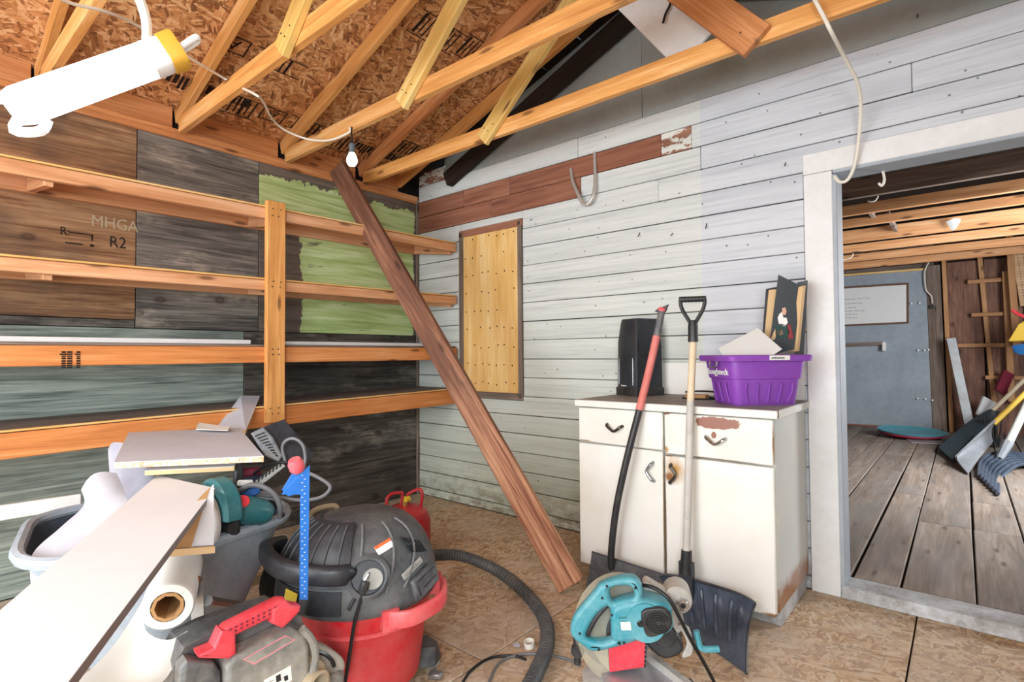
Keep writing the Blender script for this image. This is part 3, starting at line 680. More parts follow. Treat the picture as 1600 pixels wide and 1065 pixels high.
# ---- things on the worktop
TZ=.9065
t=empty('tower_heater',(2.075,-.125,TZ),'black tower heater standing on the left of the cabinet worktop','heater',rz=math.radians(-24))
MH=WM[t.name]
def hp(*p): return MH@V(p)
HH=.43
def hring(z,k,fx): # tapered rounded section
    w,d=.175*k,.20*k; return [hp(x*w/2,-d/2+.012 if abs(x)>.8 else -d/2,z) for x in (-1,-.7,.7,1)]+[hp(x*w/2,d/2-.012 if abs(x)>.8 else d/2,z) for x in (1,.7,-.7,-1)]
B().loft([hring(.045,1,0),hring(.30,.97,0),hring(HH-.02,.84,0),hring(HH,.80,0)],True,True,True).build('housing','heater_black',t)
B().loft([hring(0,1.07,0),hring(.04,1.07,0),hring(.046,1.03,0)],True,True,True).build('base','black_plastic',t)
g=B()
for k in range(19):
    z=.075+k*.0135; kk=1-.16*max(0,(z-.1)/.3); g.box(hp(0,-.095*kk-.001,z),(.105*kk,.004,.006),M4.Rotation(math.radians(-24),4,'Z'))
tag(g.build('grille_bars','heater_grille',t),kind='stuff')
for sx in (-1,1): B().tube([hp(sx*.062,-.099,.06),hp(sx*.06,-.096,.2),hp(sx*.052,-.084,.37)],.003,6).build('trim_line','galv',t)
FH=frame(MH.to_3x3()@V((1,0,0)),(0,0,1),(0,0,0))
def hM(x,y,z): q=FH.copy(); q.translation=hp(x,y,z); return q
print_marks('maker_mark',.045,.007,hM(-.035,-.1045,.052),'label_white',t,9)
B().box(hp(-.005,-.083,.368),(.04,.002,.006),M4.Rotation(math.radians(-24),4,'Z')).build('display_strip','label_pink',t)
# purple tote
tb=empty('storage_tote',(2.738,-.295,TZ),'purple plastic tote holding papers and pictures on the cabinet worktop','tote',rz=math.radians(47))
MB_=WM[tb.name]
def bp(*p): return MB_@V(p)
def rring(w,d,z,r=.035,n=4):
    out=[]
    for sx,sy,a0 in ((1,1,0),(-1,1,90),(-1,-1,180),(1,-1,270)):
        for k in range(n+1):
            a=math.radians(a0+90*k/n); out.append(bp(sx*(w/2-r)+r*math.cos(a),sy*(d/2-r)+r*math.sin(a),z))
    return out
TH=.225
B().loft([rring(.285,.20,0,.02),rring(.30,.21,.006),rring(.325,.235,.115),rring(.337,.247,.118),rring(.36,.27,TH-.02),rring(.36,.27,TH-.005),rring(.35,.26,TH-.005),rring(.35,.26,TH-.03),rring(.285,.20,.012),],True,True,True).build('tub','purple_plastic',tb)
B().loft([rring(.362,.272,TH-.03),rring(.40,.31,TH-.028),rring(.405,.315,TH-.006),rring(.395,.305,TH),rring(.35,.26,TH),rring(.35,.26,TH-.004)],True).build('rim','purple_plastic',tb)
for fc in ((0,-1),(-1,0)):
    for k in range(-2 if fc[1] else -1,3 if fc[1] else 2):
        u=k*.055
        def rp(z,oo): 
            w=.2925+.045*z/.115; d=.20+.04*z/.115
            return bp(u*.85 if z<.06 else u,-d/2-oo,z) if fc[1] else bp(-w/2-oo-.008*0,u,z)
        B().tube([rp(.012,.004),rp(.06,.006),rp(.10,.007)],.0045,6).build('rib','purple_plastic',tb)
B().hull([bp(x,-.158-y,TH-.023+z) for x in (-.02,.075) for y in (0,.0022) for z in (0,.02)]).build('label','label_white',tb)
FT=frame(MB_.to_3x3()@V((1,0,0)),(0,0,1),(0,0,0))
q=FT.copy(); q.translation=bp(-.012,-.1606,TH-.017); print_marks('label_print',.06,.008,q,'label_black',tb,10)
nside=MB_.to_3x3()@V((-1,0,0)); q=frame(MB_.to_3x3()@V((0,-1,0)),V((0,0,1))+nside*.17,bp(-.1735,.10,.135)); text('lettering','Roughneck',.042,q,'label_white',tb,ext=.0015)
for sx in (-1,1): B().tube(smooth_pts([bp(sx*.196,-.03,TH-.02),bp(sx*.20,-.03,TH-.05),bp(sx*.205,0,TH-.058),bp(sx*.20,.03,TH-.05),bp(sx*.196,.03,TH-.02)],3),.0035,6).build('wire_handle','galv',tb)
# papers and pictures standing in the tote
def slab(nm,pts,th,mat,label=None,cat=None,parent=None,group=None):
    P=[V(p) for p in pts]; n=(P[1]-P[0]).cross(P[2]-P[0]).normalized()*th
    o=B().prism(P,n).build(nm,mat,parent,smooth=False)
    if label: tag(o,label,cat,group)
    return o
def quad(pl_,cs): # pixel corners on a tilted plane
    M,uv=pl_; return [M@V((*uv(*c),0)) for c in cs]
pl_=view_plane(1225,500,2.50,.10,.20)
ph=empty('picture_album',pl_[0].translation,'dark cover album with a figure print standing in the purple tote','album')
slab('cover',quad(pl_,[(1216,429),(1253,447),(1240,545),(1200,556),(1207,500)]),-.004,'photo_dark',parent=ph)
plp=view_plane(1225,500,2.492,.10,.20)
for cs,mt in (([(1218,490),(1222,487),(1224,496),(1229,496),(1231,504),(1226,510),(1217,506),(1215,496)],'label_white'),([(1222,481),(1227,480),(1229,486),(1227,492),(1222,491)],'skin_print'),
   ([(1211,508),(1220,505),(1230,508),(1234,520),(1226,530),(1212,526)],'print_green'),([(1230,508),(1235,506),(1240,528),(1232,530)],'print_red'),([(1204,530),(1212,512),(1216,518),(1210,531)],'kraft'),([(1217,516),(1222,514),(1224,522),(1218,524)],'skin_print')):
    slab('print_patch',quad(plp,cs),.0006,mt,parent=ph)
pl2=view_plane(1245,500,2.505,.10,-.6); slab('page_block',quad(pl2,[(1252,448),(1259,446),(1249,548),(1238,548)]),-.02,'kraft',parent=ph)
pl3=view_plane(1205,500,2.545,.08,.2)
fr=empty('framed_picture',pl3[0].translation,'kraft-backed picture with a dark frame standing behind the album','picture')
slab('backing',quad(pl3,[(1201,453),(1218,451),(1216,556),(1191,556)]),-.006,'kraft',parent=fr)
slab('frame',quad(pl3,[(1197,453),(1201,452),(1194,556),(1189,556)]),.008,'black_plastic',parent=fr); slab('frame',quad(pl3,[(1197,451),(1220,447),(1220,451),(1199,455)]),.008,'black_plastic',parent=fr)
pl4=view_plane(1258,500,2.56,.06,.05)
slab('dark_folder',quad(pl4,[(1246,441),(1262,438),(1256,556),(1243,556)]),-.012,'black_plastic','black folder standing at the right end of the purple tote','folder')
pl5=view_plane(1185,540,2.43,-.65,.1)
slab('paper_sheet',quad(pl5,[(1184,512),(1222,545),(1200,560),(1130,556),(1122,544)]),.002,'paper','white paper sheet sticking up in a peak from the purple tote','paper')
# clutter by the cords
cx=at(1068,604,1,-.20)
tag(B().cbox((2.43,-.20,TZ+.012),(.11,.05,.022),.003).build('wood_block','cardboard'),'small tan wood block lying behind the shovel handle on the worktop','block')
tag(B().tube(smooth_pts([(2.36,-.17,TZ+.03),(2.42,-.12,TZ+.034),(2.52,-.14,TZ+.032),(2.60,-.12,TZ+.008),(2.64,-.10,TZ+.008)],5),.005,6).build('heater_cord','cord_black'),'black cord looped over the tan block on the worktop','cord')
tag(B().tube(smooth_pts([(2.38,-.26,TZ+.006),(2.45,-.29,TZ+.006),(2.53,-.25,TZ+.006),(2.52,-.19,TZ+.006),(2.46,-.15,TZ+.006)],5),.004,6).build('thin_cord','cord_black'),'thin black cord curled in front of the tan block','cord')
# ================================================================== snow shovels leaning on the cabinet
def blade(fn,nu,nv,th,nm,mat,par): return B().sheet(fn,nu,nv,th).build(nm,mat,par,fix=True)
# -- straight wooden handle, navy blade
s2=empty('snow_shovel',at(1130,1010,2,0),'snow shovel with pale wooden handle, black D-grip and wide dark blade','snow shovel')
pe=at(1079,626,1,KY-.048); pb=at(1072,885,1,-.665); dirn=(pe-pb).normalized(); pt=at(1083,532,1,KY-.048+ (pe.y-pb.y)/(pe.z-pb.z)*.20)
B().tube([pb-dirn*.02,pb+(pe-pb)*.5,pe],[.0165,.0165,.016],12).build('handle','worn_handle',s2); B().tube([pe,pt],[.016,.0155],12).build('bare_handle_end','shovel_wood',s2)
M_,uv=view_plane(1083,500,(pt-CAM).dot(_f),0,0); M_=M_.copy(); M_.translation=pt
g=B(); sc=(pt-CAM).dot(_f)/FPX
def gp(px,py): return M_@V(((px-1083)*sc,(532-py)*sc,0))
for side in (-1,1):
    g.tube(smooth_pts([gp(1083,512),gp(1083+side*5,502),gp(1083+side*15,484),gp(1083+side*18,472),gp(1083+side*17,463)],4),.0085,8)
g.tube([gp(1064,467),gp(1102,467)],.0125,10); g.tube([gp(1083,534),gp(1083,508),gp(1083,500)],[.022,.021,.016],10)
g.build('d_grip','black_plastic',s2)
g=B()
for k in range(7): g.tube([gp(1068+k*5,462.5),gp(1068+k*5,472)],.0015+.0125*0+.0142*0+.0035,6)
tag(g.build('grip_ridges','black_gloss',s2),kind='stuff')
# blade: corners on the floor / against the cabinet (points taken in space)
BL=V((2.36,-.735,.30)); BR=V((2.905,-.80,.245)); FLp=V((2.49,-.87,.01)); FR=V((2.895,-1.0,.01))
BL=at(1030,893,1,-.66); BR=at(1180,935,1,-.70); FL_=at(1060,985,2,.012); FR=at(1166,1052,2,.012)
def bl(u,v):
    a=BL+(BR-BL)*u; c=FL_+(FR-FL_)*u; p=a+(c-a)*v
    back=V((-.25,.55,-.1)).normalized(); cur=.075*math.sin(PI*v)*(1) + .03*math.sin(PI*u)
    rib=.012*max(0,math.cos(2*PI*u*4.5))**6*math.sin(PI*min(1,max(0,(v-.12)/.76)))
    up=.018*(-(2*u-1)**6)*(1-v)
    return p+back*cur-back*rib+V((0,0,up))
blade(bl,64,18,.006,'blade','shovel_navy',s2)
for uu in (.08,.30,.47,.63,.80):
    B().tube([bl(uu,.14+.05*j)-V((-.25,.55,-.1)).normalized()*.006 for j in range(14)],[.004]+[.009]*12+[.004],8).build('blade_rib','shovel_navy',s2)
B().tube([bl(u/24,.0) for u in range(25)],.006,6).build('blade_edge','shovel_black',s2)
B().tube([bl(1,v/12) for v in range(13)],.005,6).build('blade_edge','shovel_black',s2)
B().tube([pb-dirn*.03,pb+dirn*.07],[.026,.022],10).build('socket','black_plastic',s2)
b=B(); b.hull([pb+V((x,y,z)) for x in (-.03,.03) for y in (-.01,.02) for z in (.02,-.13)]); b.build('socket_bracket','shovel_black',s2)
# -- bent black shaft, coral grip
s1=empty('snow_shovel',at(940,890,2,0),'snow shovel with bent black shaft and coral-red grip leaning beside the heater','snow shovel')
def sp(px,py,y): return at(px,py,1,y)
yE=KY-.05
pth=[sp(957,900,-.66),sp(955,865,-.665),sp(962,800,-.668),sp(974,740,-.66),sp(986,690,-.645),sp(999,640,yE),sp(1015,575,yE+.03),sp(1026,525,yE+.06),sp(1034,486,yE+.085)]
q=smooth_pts(pth,5); i0=int(len(q)*.615); i1=int(len(q)*.86)
B().tube(q[:i0+1],.0165,10).build('shaft','black_plastic',s1)
B().tube(q[i0:i1+1],.0185,10).build('grip_sleeve','coral_grip',s1)
B().tube(q[i1:],.0165,10).build('upper_shaft','grey_plastic',s1)
pt1=q[-1]; B().lathe([(.0,.0),(.018,.001),(.02,.01),(.014,.018),(0,.02)],12,M4.Translation(pt1)@M4.Rotation(.2,4,'Y'),cap=False).build('end_cap','red_grip',s1)
B().hull([pt1+V((x,y,z)) for x,z in ((-.035,.0),(-.02,.012),(.02,-.005),(.035,.03),(.0,-.012)) for y in (-.004,.004)]).build('broken_grip','black_plastic',s1)
A0,A1,A2,A3=at(925,862,1,-.64),at(1035,897,1,-.63),at(915,918,1,-.80),at(1010,955,1,-.80)
def bl1(u,v):
    p=(A0+(A1-A0)*u)*(1-v)+(A2+(A3-A2)*u)*v
    return p+V((-.2,.5,-.1)).normalized()*(.03*math.sin(PI*v)) - V((0,.5,0))*.006*max(0,math.cos(2*PI*u*3.5))**4*math.sin(PI*v)
blade(bl1,40,12,.005,'blade','shovel_grey',s1).data.materials[0]=MT['vac_grey']
B().tube([bl1(u/12,0) for u in range(13)],.005,6).build('blade_edge','shovel_black',s1)
# ================================================================== wall hook, cables, lamp
tag(B().tube(smooth_pts([at(892,264,1,-.012),at(895,283,1,-.03),at(903,303,1,-.05),at(911,317,1,-.055),at(919,318,1,-.055),at(927,305,1,-.05),at(930,280,1,-.03),at(929,238,1,-.012)],5),.011,10).build('wall_hook','rod_metal'),'bent grey metal rod hook hanging on the brown siding boards','hook')
cb=[at(1262,-20,1,-.62),at(1285,22,1,-.62),at(1299,50,1,-.60),at(1320,90,1,-.40),at(1340,130,1,-.25),at(1345,165,1,-.15),at(1342,215,1,-.08),at(1336,255,1,-.05),at(1325,280,1,-.04),at(1312,284,1,-.035),at(1304,276,1,-.03)]
tag(B().tube(smooth_pts(cb,5),.0075,8).build('white_cable','cord_white'),'white electrical cable hanging from the lowest chord to the doorway','cable')
Yb=-1.165-.03
bulb_p=at(550,246,1,Yb-.01)
lamp=empty('light_bulb',bulb_p,'white light bulb hanging on a short wire from a truss chord','light bulb')
B().lathe([(.0,-.052),(.018,-.047),(.028,-.032),(.031,-.016),(.027,.002),(.018,.022),(.0135,.03),(.0,.03)],18,M4.Translation(bulb_p),cap=False).build('glass','bulb_glass',lamp)
B().lathe([(.017,.026),(.0175,.05),(.019,.055),(.019,.075),(.012,.082)],14,M4.Translation(bulb_p)).build('socket','socket_grey',lamp)
B().tube(smooth_pts([bulb_p+V((-.002,0,.08)),bulb_p+V((.003,.0,.11)),bulb_p+V((-.003,-.002,.14)),bulb_p+V((.0,0,.175))],4),.0045,6).build('lead_wire','cord_black',lamp)
cw=[deep(60,-25,1.7),deep(105,3,1.85),deep(165,18,2.0),deep(215,40,2.2),deep(300,92,2.5),deep(360,128,2.75),at(398,147,1,-1.83),at(412,160,1,-1.70),at(425,185,1,-1.5),at(445,203,1,-1.38),at(480,217,1,-1.26),at(515,219,1,-1.21),at(545,207,1,-1.195),at(546,200,1,-1.195)]
tag(B().tube(smooth_pts(cw,5),.006,8).build('lamp_cable','cord_white'),'white cable sagging under the roof from the shop light to the bulb','cable')
# ---- hanging shop light
A=deep(262,84,1.60); Z=deep(15,172,1.45); dr=(A-Z).normalized()
L=empty('shop_light',(A+Z)/2,'lit white shop light with a yellow end cap hanging under the roof','shop light')
up=V((0,0,1)); sd=dr.cross(up).normalized(); up=sd.cross(dr)
FM=frame(dr,up,(0,0,0))
def lr(p,w,h,r=.25):
    out=[]
    for k in range(16):
        a=2*PI*k/16; cx_,cy_=math.cos(a),math.sin(a); out.append(p+sd*(w/2*math.copysign(abs(cx_)**.5,cx_))+up*(h/2*math.copysign(abs(cy_)**.5,cy_)))
    return out
B().loft([lr(Z,.07,.075),lr(Z+dr*.03,.085,.09),lr(A-dr*.05,.085,.09)],True,True,True).build('diffuser','led_diffuser',L)
B().loft([lr(A-dr*.055,.088,.093),lr(A-dr*.02,.088,.093),lr(A+dr*.0,.085,.088)],True,True,True).build('collar','fixture_white',L)
B().loft([lr(A-dr*.005,.09,.10),lr(A+dr*.03,.09,.105),lr(A+dr*.04,.085,.10)],True,True,True).build('end_cap','fixture_yellow',L)
for k in (-1,1): B().tube(smooth_pts([A+dr*.04+sd*.012*k,A+dr*.09+sd*.014*k+up*.01,A+dr*.10+sd*.004*k+up*.012],4),.009,8).build('prong','fixture_white',L)
B().tube(smooth_pts([A-dr*.03+up*.05,A+up*.10,A+dr*.02+up*.17,A+dr*.03+up*.30,V((A.x+.02,-2.42,WT+.0))+V((0,.0,.05))],5),.014,8).build('power_cord','cord_white',L)
B().tube(smooth_pts([Z+dr*.02-up*.02,Z-dr*.02-up*.05,Z+dr*.03-up*.075,Z+dr*.06-up*.055],4),.014,8).build('cord_loop','fixture_white',L)
B().tube(smooth_pts([Z+up*.03,Z-dr*.05+up*.05,Z-dr*.2+up*.10],4),.012,8).build('hanger_strap','fixture_white',L)

lp=(A+Z)/2-up*.052
ll=bpy.data.lights.new('shop_light_glow','AREA'); ll.shape='RECTANGLE'; ll.size=.34; ll.size_y=.09; ll.energy=3; ll.color=(.95,.98,1.0)
lo_=bpy.data.objects.new('shop_light_glow',ll); COL.objects.link(lo_); lo_.matrix_world=frame(dr,sd,lp) if frame(dr,sd,lp).col[2].z>0 else frame(dr,-sd,lp)
# added fixture, unseen behind the viewer, put in to brighten the room
L2=empty('shop_light',(2.2,-4.3,2.40),'added fill light shaped as a shop light, unseen behind the viewer','shop light')
B().cbox((2.2,-4.3,2.395),(1.2,.14,.05),.01).build('housing','fixture_white',L2); B().cbox((2.2,-4.3,2.362),(1.16,.12,.02),.008).build('diffuser','led_diffuser',L2)
l3=bpy.data.lights.new('added_fill_glow','AREA'); l3.shape='RECTANGLE'; l3.size=1.16; l3.size_y=.12; l3.energy=58; l3.color=(.95,.98,1.0)
lo3=bpy.data.objects.new('added_fill_glow',l3); COL.objects.link(lo3); lo3.location=(2.2,-4.3,2.35)
# ================================================================== wheelbarrow with scrap boards
RZ=.56
wbx=empty('wheelbarrow',(1.3,-2.28,0),'grey-blue plastic wheelbarrow loaded with boards and tools below the shelves','wheelbarrow')
cs=[V((1.60,-1.92)),V((.93,-1.84)),V((.86,-2.55)),V((1.45,-2.68)),V((1.70,-2.36))]
cen=V((1.33,-2.28))
def tring(k,z,n=5):
    pts=[cen+(c-cen)*k for c in cs]; m=len(pts); out=[]
    for i in range(m):
        a,b_,c=pts[i-1],pts[i],pts[(i+1)%m]; r=.28
        p=b_+(a-b_)*r; q=b_+(c-b_)*r
        for j in range(n+1):
            t_=j/n; w_=p*(1-t_)**2+b_*2*t_*(1-t_)+q*t_*t_; out.append(V((w_.x,w_.y,z)))
    return out
B().loft([tring(.50,.17),tring(.58,.18),tring(.80,.38),tring(.965,RZ-.01)],True,True,False).build('tub','tub_plastic',wbx)
B().loft([tring(.955,RZ-.008),tring(.79,.385),tring(.57,.19),tring(.2,.185)],True,False,True).build('tub_inside','tub_inside',wbx)
rim=[V(p) for p in tring(1.0,RZ)]; 
B().tube(rim+[rim[0],rim[1]],.019,8,caps=False).build('rim','tub_plastic',wbx)
for sx,y0 in ((1.06,-2.2),(1.52,-2.25)):
    board('rail',(sx,-1.78,.15),(sx,-2.82,.20),.04,.04,(1,0,0),'shovel_wood',wbx)
p=at(308,902,1,-2.35); p=deep(308,905,1.50)
board('leg_strap',p+V((0,0,.01)),V((p.x+.02,p.y+.01,0.01)),.04,.006,_r,'galv',wbx)
pb_=p+(CAM-p).normalized()*.006
B().lathe([(.011,0),(.011,.006),(.006,.010),(0,.011)],8,frame(_r,V((0,0,1)),pb_),cap=False).build('bolt','bolt_rust',wbx)
b=B(); b.tube(smooth_pts([p+V((.02,.02,-.06)),V((1.50,-2.02,.20)),V((1.47,-2.05,.02)),V((1.30,-2.05,.012))],4),.014,8); b.build('leg_brace','galv',wbx)
b=B(); b.tube(smooth_pts([V((1.05,-2.1,.16)),V((1.05,-2.05,.02)),V((1.2,-2.05,.012))],4),.014,8); b.build('leg_brace','galv',wbx)
B().lathe([(.05,-.02),(.14,-.035),(.165,-.03),(.172,0),(.165,.03),(.14,.035),(.05,.02)],24,M4.Translation((1.25,-1.72,.172))@M4.Rotation(PI/2,4,'Y')).build('wheel','rubber',wbx)
# ---- boards on the load
def px_board(nm,corners,z,th,top,edge,label,cat='board',zs=None,par=None):
    """board seen at pixel corners, each on its own height"""
    zs=zs or [z]*len(corners); P=[at(a,c,2,h) for (a,c),h in zip(corners,zs)]
    n=(P[1]-P[0]).cross(P[2]-P[0]).normalized(); n=n if n.z>0 else -n
    t_=empty(nm,sum(P,V((0,0,0)))/len(P)-n*th,label,cat) if par is None else par
    B().prism(P,-n*.0015).build('top_face',top,t_,smooth=False)
    B().prism([p-n*.0015 for p in P],-n*(th-.0015)).build('core',edge,t_,smooth=False)
    return t_
px_board('melamine_shelf',[(-90,1030),(246,742),(336,762),(60,1126)],.74,.018,'melamine','edge_tape','long white melamine shelf reaching from the load to the lower left corner','board',zs=[.745,.735,.735,.745])
px_board('chipboard_piece',[(201,675),(374,668),(412,712),(178,722)],.80,.02,'melamine_grey','chip_edge','grey laminated chipboard piece with a raw crumbly edge on top of the load','board')
px_board('melamine_offcut',[(252,719),(372,716),(366,728),(226,735)],.765,.016,'melamine','pine_edge','narrow white offcut lying under the chipboard piece','board',zs=[.775,.772,.762,.764])
f0=at(376,618,0,.30); f1=at(406,618,0,.30); n0=at(338,668,2,.785); n1=at(384,672,2,.785)
t_=empty('long_shelf_board',(.8,-1.8,.85),'long white board running from the load up onto the bottom shelf','board')
B().prism([f0,f1,n1,n0],(0,0,-.0015)).build('top_face','melamine_grey',t_,smooth=False); B().prism([p-V((0,0,.0015)) for p in (f0,f1,n1,n0)],(0,0,-.016)).build('core','pine_edge',t_,smooth=False)
slab('torn_card_strip',[at(308,664,2,.815),at(312,660,2,.82),at(340,664,2,.82),at(360,666,2,.82),at(356,672,2,.815),at(306,670,2,.812)],.003,'paper','torn white paper strip behind the chipboard piece','paper')
# hanging white box-shaped offcut under the shelf board (right side, tan face)
P=[deep(334,756,1.56),deep(334,862,1.50),deep(257,868,1.42),deep(300,790,1.50)]
t_=empty('drawer_panel',P[1],'white panel with tan inner face and pale edge standing under the melamine shelf','panel')
slab('face',[P[0],P[1]+V((0,0,.02)),P[2]+V((0,0,.02)),P[3]],.002,'melamine',parent=t_)
slab('tan_strip',[p-_f*.006 for p in (P[3],P[0]+(P[3]-P[0])*.1,(P[1]+(P[2]-P[1])*.45)+V((0,0,.02)),P[2]+V((0,0,.02)))],.002,'cardboard',parent=t_)
slab('edge',[P[1],P[1]+V((0,0,.018)),P[2]+V((0,0,.018)),P[2]],.012,'pine_edge',parent=t_)
# curled foam sheet at the left
t_=empty('curled_foam_sheet',(1.2,-2.45,.6),'curled grey-lilac foam sheet standing in the left of the wheelbarrow','foam sheet')
E0=[(170,700,1.95),(200,690,1.92),(230,720,1.80),(232,780,1.68)]; E1=[(130,775,1.85),(180,800,1.72),(150,850,1.55),(60,910,1.42)]
c0=smooth_pts([deep(170,702,2.15),deep(185,690,2.2),deep(222,700,2.2),deep(242,740,2.08)],6)
c1=smooth_pts([deep(174,760,2.06),deep(184,800,1.96),deep(198,830,1.86),deep(215,820,1.82)],6)
n_=len(c0)-1
B().sheet(lambda u,v:(c0[round(u*n_)]*(1-v)+c1[round(u*n_)]*v)+V((.03,-.03,0))*math.sin(PI*u)*.6,n_,8,.006).build('roll','foam_sheet',t_)
d0=smooth_pts([deep(128,765,1.80),deep(132,790,1.76),deep(95,825,1.68),deep(52,866,1.60),deep(50,915,1.55)],6)
d1=smooth_pts([deep(182,740,1.86),deep(200,790,1.74),deep(190,850,1.66),deep(170,905,1.58),deep(120,950,1.52)],6)
n2=len(d0)-1
B().sheet(lambda u,v:(d0[round(u*n2)]*(1-v)+d1[round(u*n2)]*v)+V((-.2,-.2,.5)).normalized()*.03*math.sin(PI*v),n2,8,.006).build('flap','foam_inside',t_)
# ---- plastic film roll
c=deep(262,948,1.36); axd=(deep(292,845,1.78)-c).normalized()
t_=empty('film_roll',c,'roll of clear plastic film on a cardboard core pointing at the viewer','film roll')
FMr=frame(axd.cross(V((0,0,1))),axd.cross(axd.cross(V((0,0,1)))),c); FMr=M4.Translation(c)@axd.to_track_quat('Z','Y').to_matrix().to_4x4()
B().lathe([(.038,.27),(.038,0),(.056,0),(.060,.006),(.060,.27),(.038,.27)],32,FMr,cap=False).build('film','poly_film',t_)
pr=B(); pr.lathe([(.037,-.001),(.037,.27)],9,FMr,cap=False); pr.lathe([(.029,.0),(.029,.27)],9,FMr,cap=False); pr.add([FMr@V((r_*math.cos(2*PI*k/9),r_*math.sin(2*PI*k/9),-.001)) for r_ in (.029,.037) for k in range(9)],[(k,(k+1)%9,9+(k+1)%9,9+k) for k in range(9)])
pr.build('core_tube','cardboard',t_)
g0=[deep(222,940,1.40),deep(228,985,1.36),deep(262,1000,1.33),deep(293,985,1.36)]; g1=[deep(100,1075,1.15),deep(140,1090,1.15),deep(190,1090,1.15),deep(240,1075,1.20)]
n3=12; a0=smooth_pts(g0,4); a1=smooth_pts(g1,4)
B().sheet(lambda u,v:(a0[round(u*n3)]*(1-v)+a1[round(u*n3)]*v)+V((0,0,-.03))*math.sin(PI*v),n3,10,.003).build('loose_film','poly_film',t_)
# green ribbed piece at the bottom edge
t_=empty('green_ribbed_crate',deep(262,1060,1.45),'dark green ribbed plastic crate edge at the bottom of the picture','crate')
a_=deep(258,1030,1.50); a_.z=.26
for k in range(7):
    o_=a_+_r*(-.09+k*.024)
    B().cbox((o_.x,o_.y,.13),(.017,.03,.26),.005,M4.Rotation(YAW,4,'Z')).build('rib','green_plastic',t_)
o_=a_-_f*-.02; B().cbox((o_.x-_r.x*.02,o_.y-_r.y*.02,.125),(.19,.02,.24),.004,M4.Rotation(YAW,4,'Z')).build('panel','green_plastic',t_)
# ---- tools heaped in the barrow
# angle grinder / polisher with teal guard
t_=empty('circular_sander',deep(380,800,1.80),'dark teal power tool with a red badge lying in the wheelbarrow','power tool')
Mg,uv=view_plane(380,790,1.80,0,.25)
bodyM=Mg@M4.Rotation(-.25,4,'Z')
B().lathe([(.0,-.09),(.035,-.088),(.045,-.07),(.048,0),(.044,.06),(.03,.085),(0,.088)],16,Mg@M4.Translation((.005,-.015,0))@M4.Rotation(PI/2,4,'Y')@M4.Rotation(.3,4,'X'),cap=False).build('motor_housing','teal_dark',t_)
B().lathe([(0,0),(.012,.0),(.019,.0006),(.02,.001),(0,.0012)],16,Mg@M4.Translation((-.01,.025,.038))@M4.Rotation(-.5,4,'X'),cap=False).build('badge','tool_red',t_)
gd=Mg@M4.Translation((-.075,.0,.0))@M4.Rotation(PI/2+.25,4,'Y')
ring=[]; 
for k in range(21):
    a=PI*(-.05+1.1*k/20); ring.append([gd@V((r_*math.cos(a)*(1),r_*math.sin(a),z_)) for r_,z_ in ((.02,-.03),(.095,-.03),(.105,-.02),(.105,.02),(.095,.03),(.02,.03))])
B().loft([[p for p in r] for r in ring],True,True,True).build('disc_guard','teal_dark',t_)
B().lathe([(0,-.012),(.085,-.012),(.09,-.005),(.09,.005),(.085,.012),(0,.012)],28,gd@M4.Translation((0,-.02,-.045)),cap=False).build('buffing_disc','paper',t_)
B().cbox((0,0,0),(.05,.06,.05),.012,M4.Translation((0,0,0))).build('gear_head','black_plastic',t_,Mg@M4.Translation((-.045,-.055,.03)))
B().tube(smooth_pts([Mg@V((.07,.0,0)),Mg@V((.1,-.01,0)),Mg@V((.13,-.06,0))],4),.008,6).build('tail_cord','cord_black',t_)
# black brush-like vacuum floor tool and flat black sleeve
M2,uv2=view_plane(440,700,2.02,-.35,.15)
def uvp(pts,f=None,z=0): return [V((*(f or uv2)(*p),z)) for p in pts]
o=plate('black_sleeve',[(p.x,p.y) for p in uvp([(408,668),(444,655),(492,712),(478,722),(440,735)])],[],.012,.003,M2,'vac_dark'); tag(o,'flat black plastic sleeve standing up behind the wheelbarrow load','sleeve')
M3,uv3=view_plane(415,700,1.98,-.25,-.1)
t_=empty('vacuum_nozzle',M3.translation,'ribbed black vacuum nozzle fanning out above the wheelbarrow','vacuum nozzle')
plate('nozzle_body',[(p.x,p.y) for p in uvp([(392,677),(412,667),(428,684),(442,712),(436,722),(414,712)],uv3)],[],.03,.006,M3,'grey_plastic',t_)
for k in range(9):
    a=uvp([(399+k*4,682+k*3.6)],uv3)[0]; c_=uvp([(414+k*2.6,676+k*4.6)],uv3)[0]
    B().tube([M3@(a+V((0,0,.017))),M3@(c_+V((0,0,.017)))],.0025,5).build('rib','black_gloss',t_)
M4_,uv4=view_plane(425,745,1.93,-.2,.1)
t_=empty('slotted_bracket',M4_.translation,'dark bracket with a row of square slots among the tools','bracket')
plate('plate',[(p.x,p.y) for p in uvp([(398,752),(440,722),(446,728),(408,758)],uv4)],[],.02,.003,M4_,'label_grey',t_)
for k in range(7):
    a=uvp([(404+k*5.6,749.5-k*3.9)],uv4)[0]; B().cbox((0,0,0),(.006,.014,.024),.001).build('slot','black_gloss',t_,M4_@M4.Translation(a)@M4.Rotation(-.35,4,'Z'),smooth=False)
t_=empty('tool_case',deep(395,745,1.98),'dark red and black drill case deep in the wheelbarrow','tool case')
B().cbox((0,0,0),(.10,.06,.05),.012).build('body','tub_inside',t_,view_plane(392,755,1.98,0,.2)[0]); B().cbox((0,0,0),(.085,.03,.03),.01).build('top_shell','dustpan_red',t_,view_plane(390,737,1.97,0,.2)[0])
B().cbox((0,0,0),(.03,.13,.03),.008).build('grip','black_plastic',t_,view_plane(372,745,1.9,0,.2)[0])
tag(B().cbox((0,0,0),(.06,.03,.02),.006).build('blue_tape_roll','blue_plastic',None,view_plane(392,770,1.86,0,.2)[0]@M4.Rotation(.35,4,'Z')),'small blue and white packet wedged beside the teal power tool','packet')
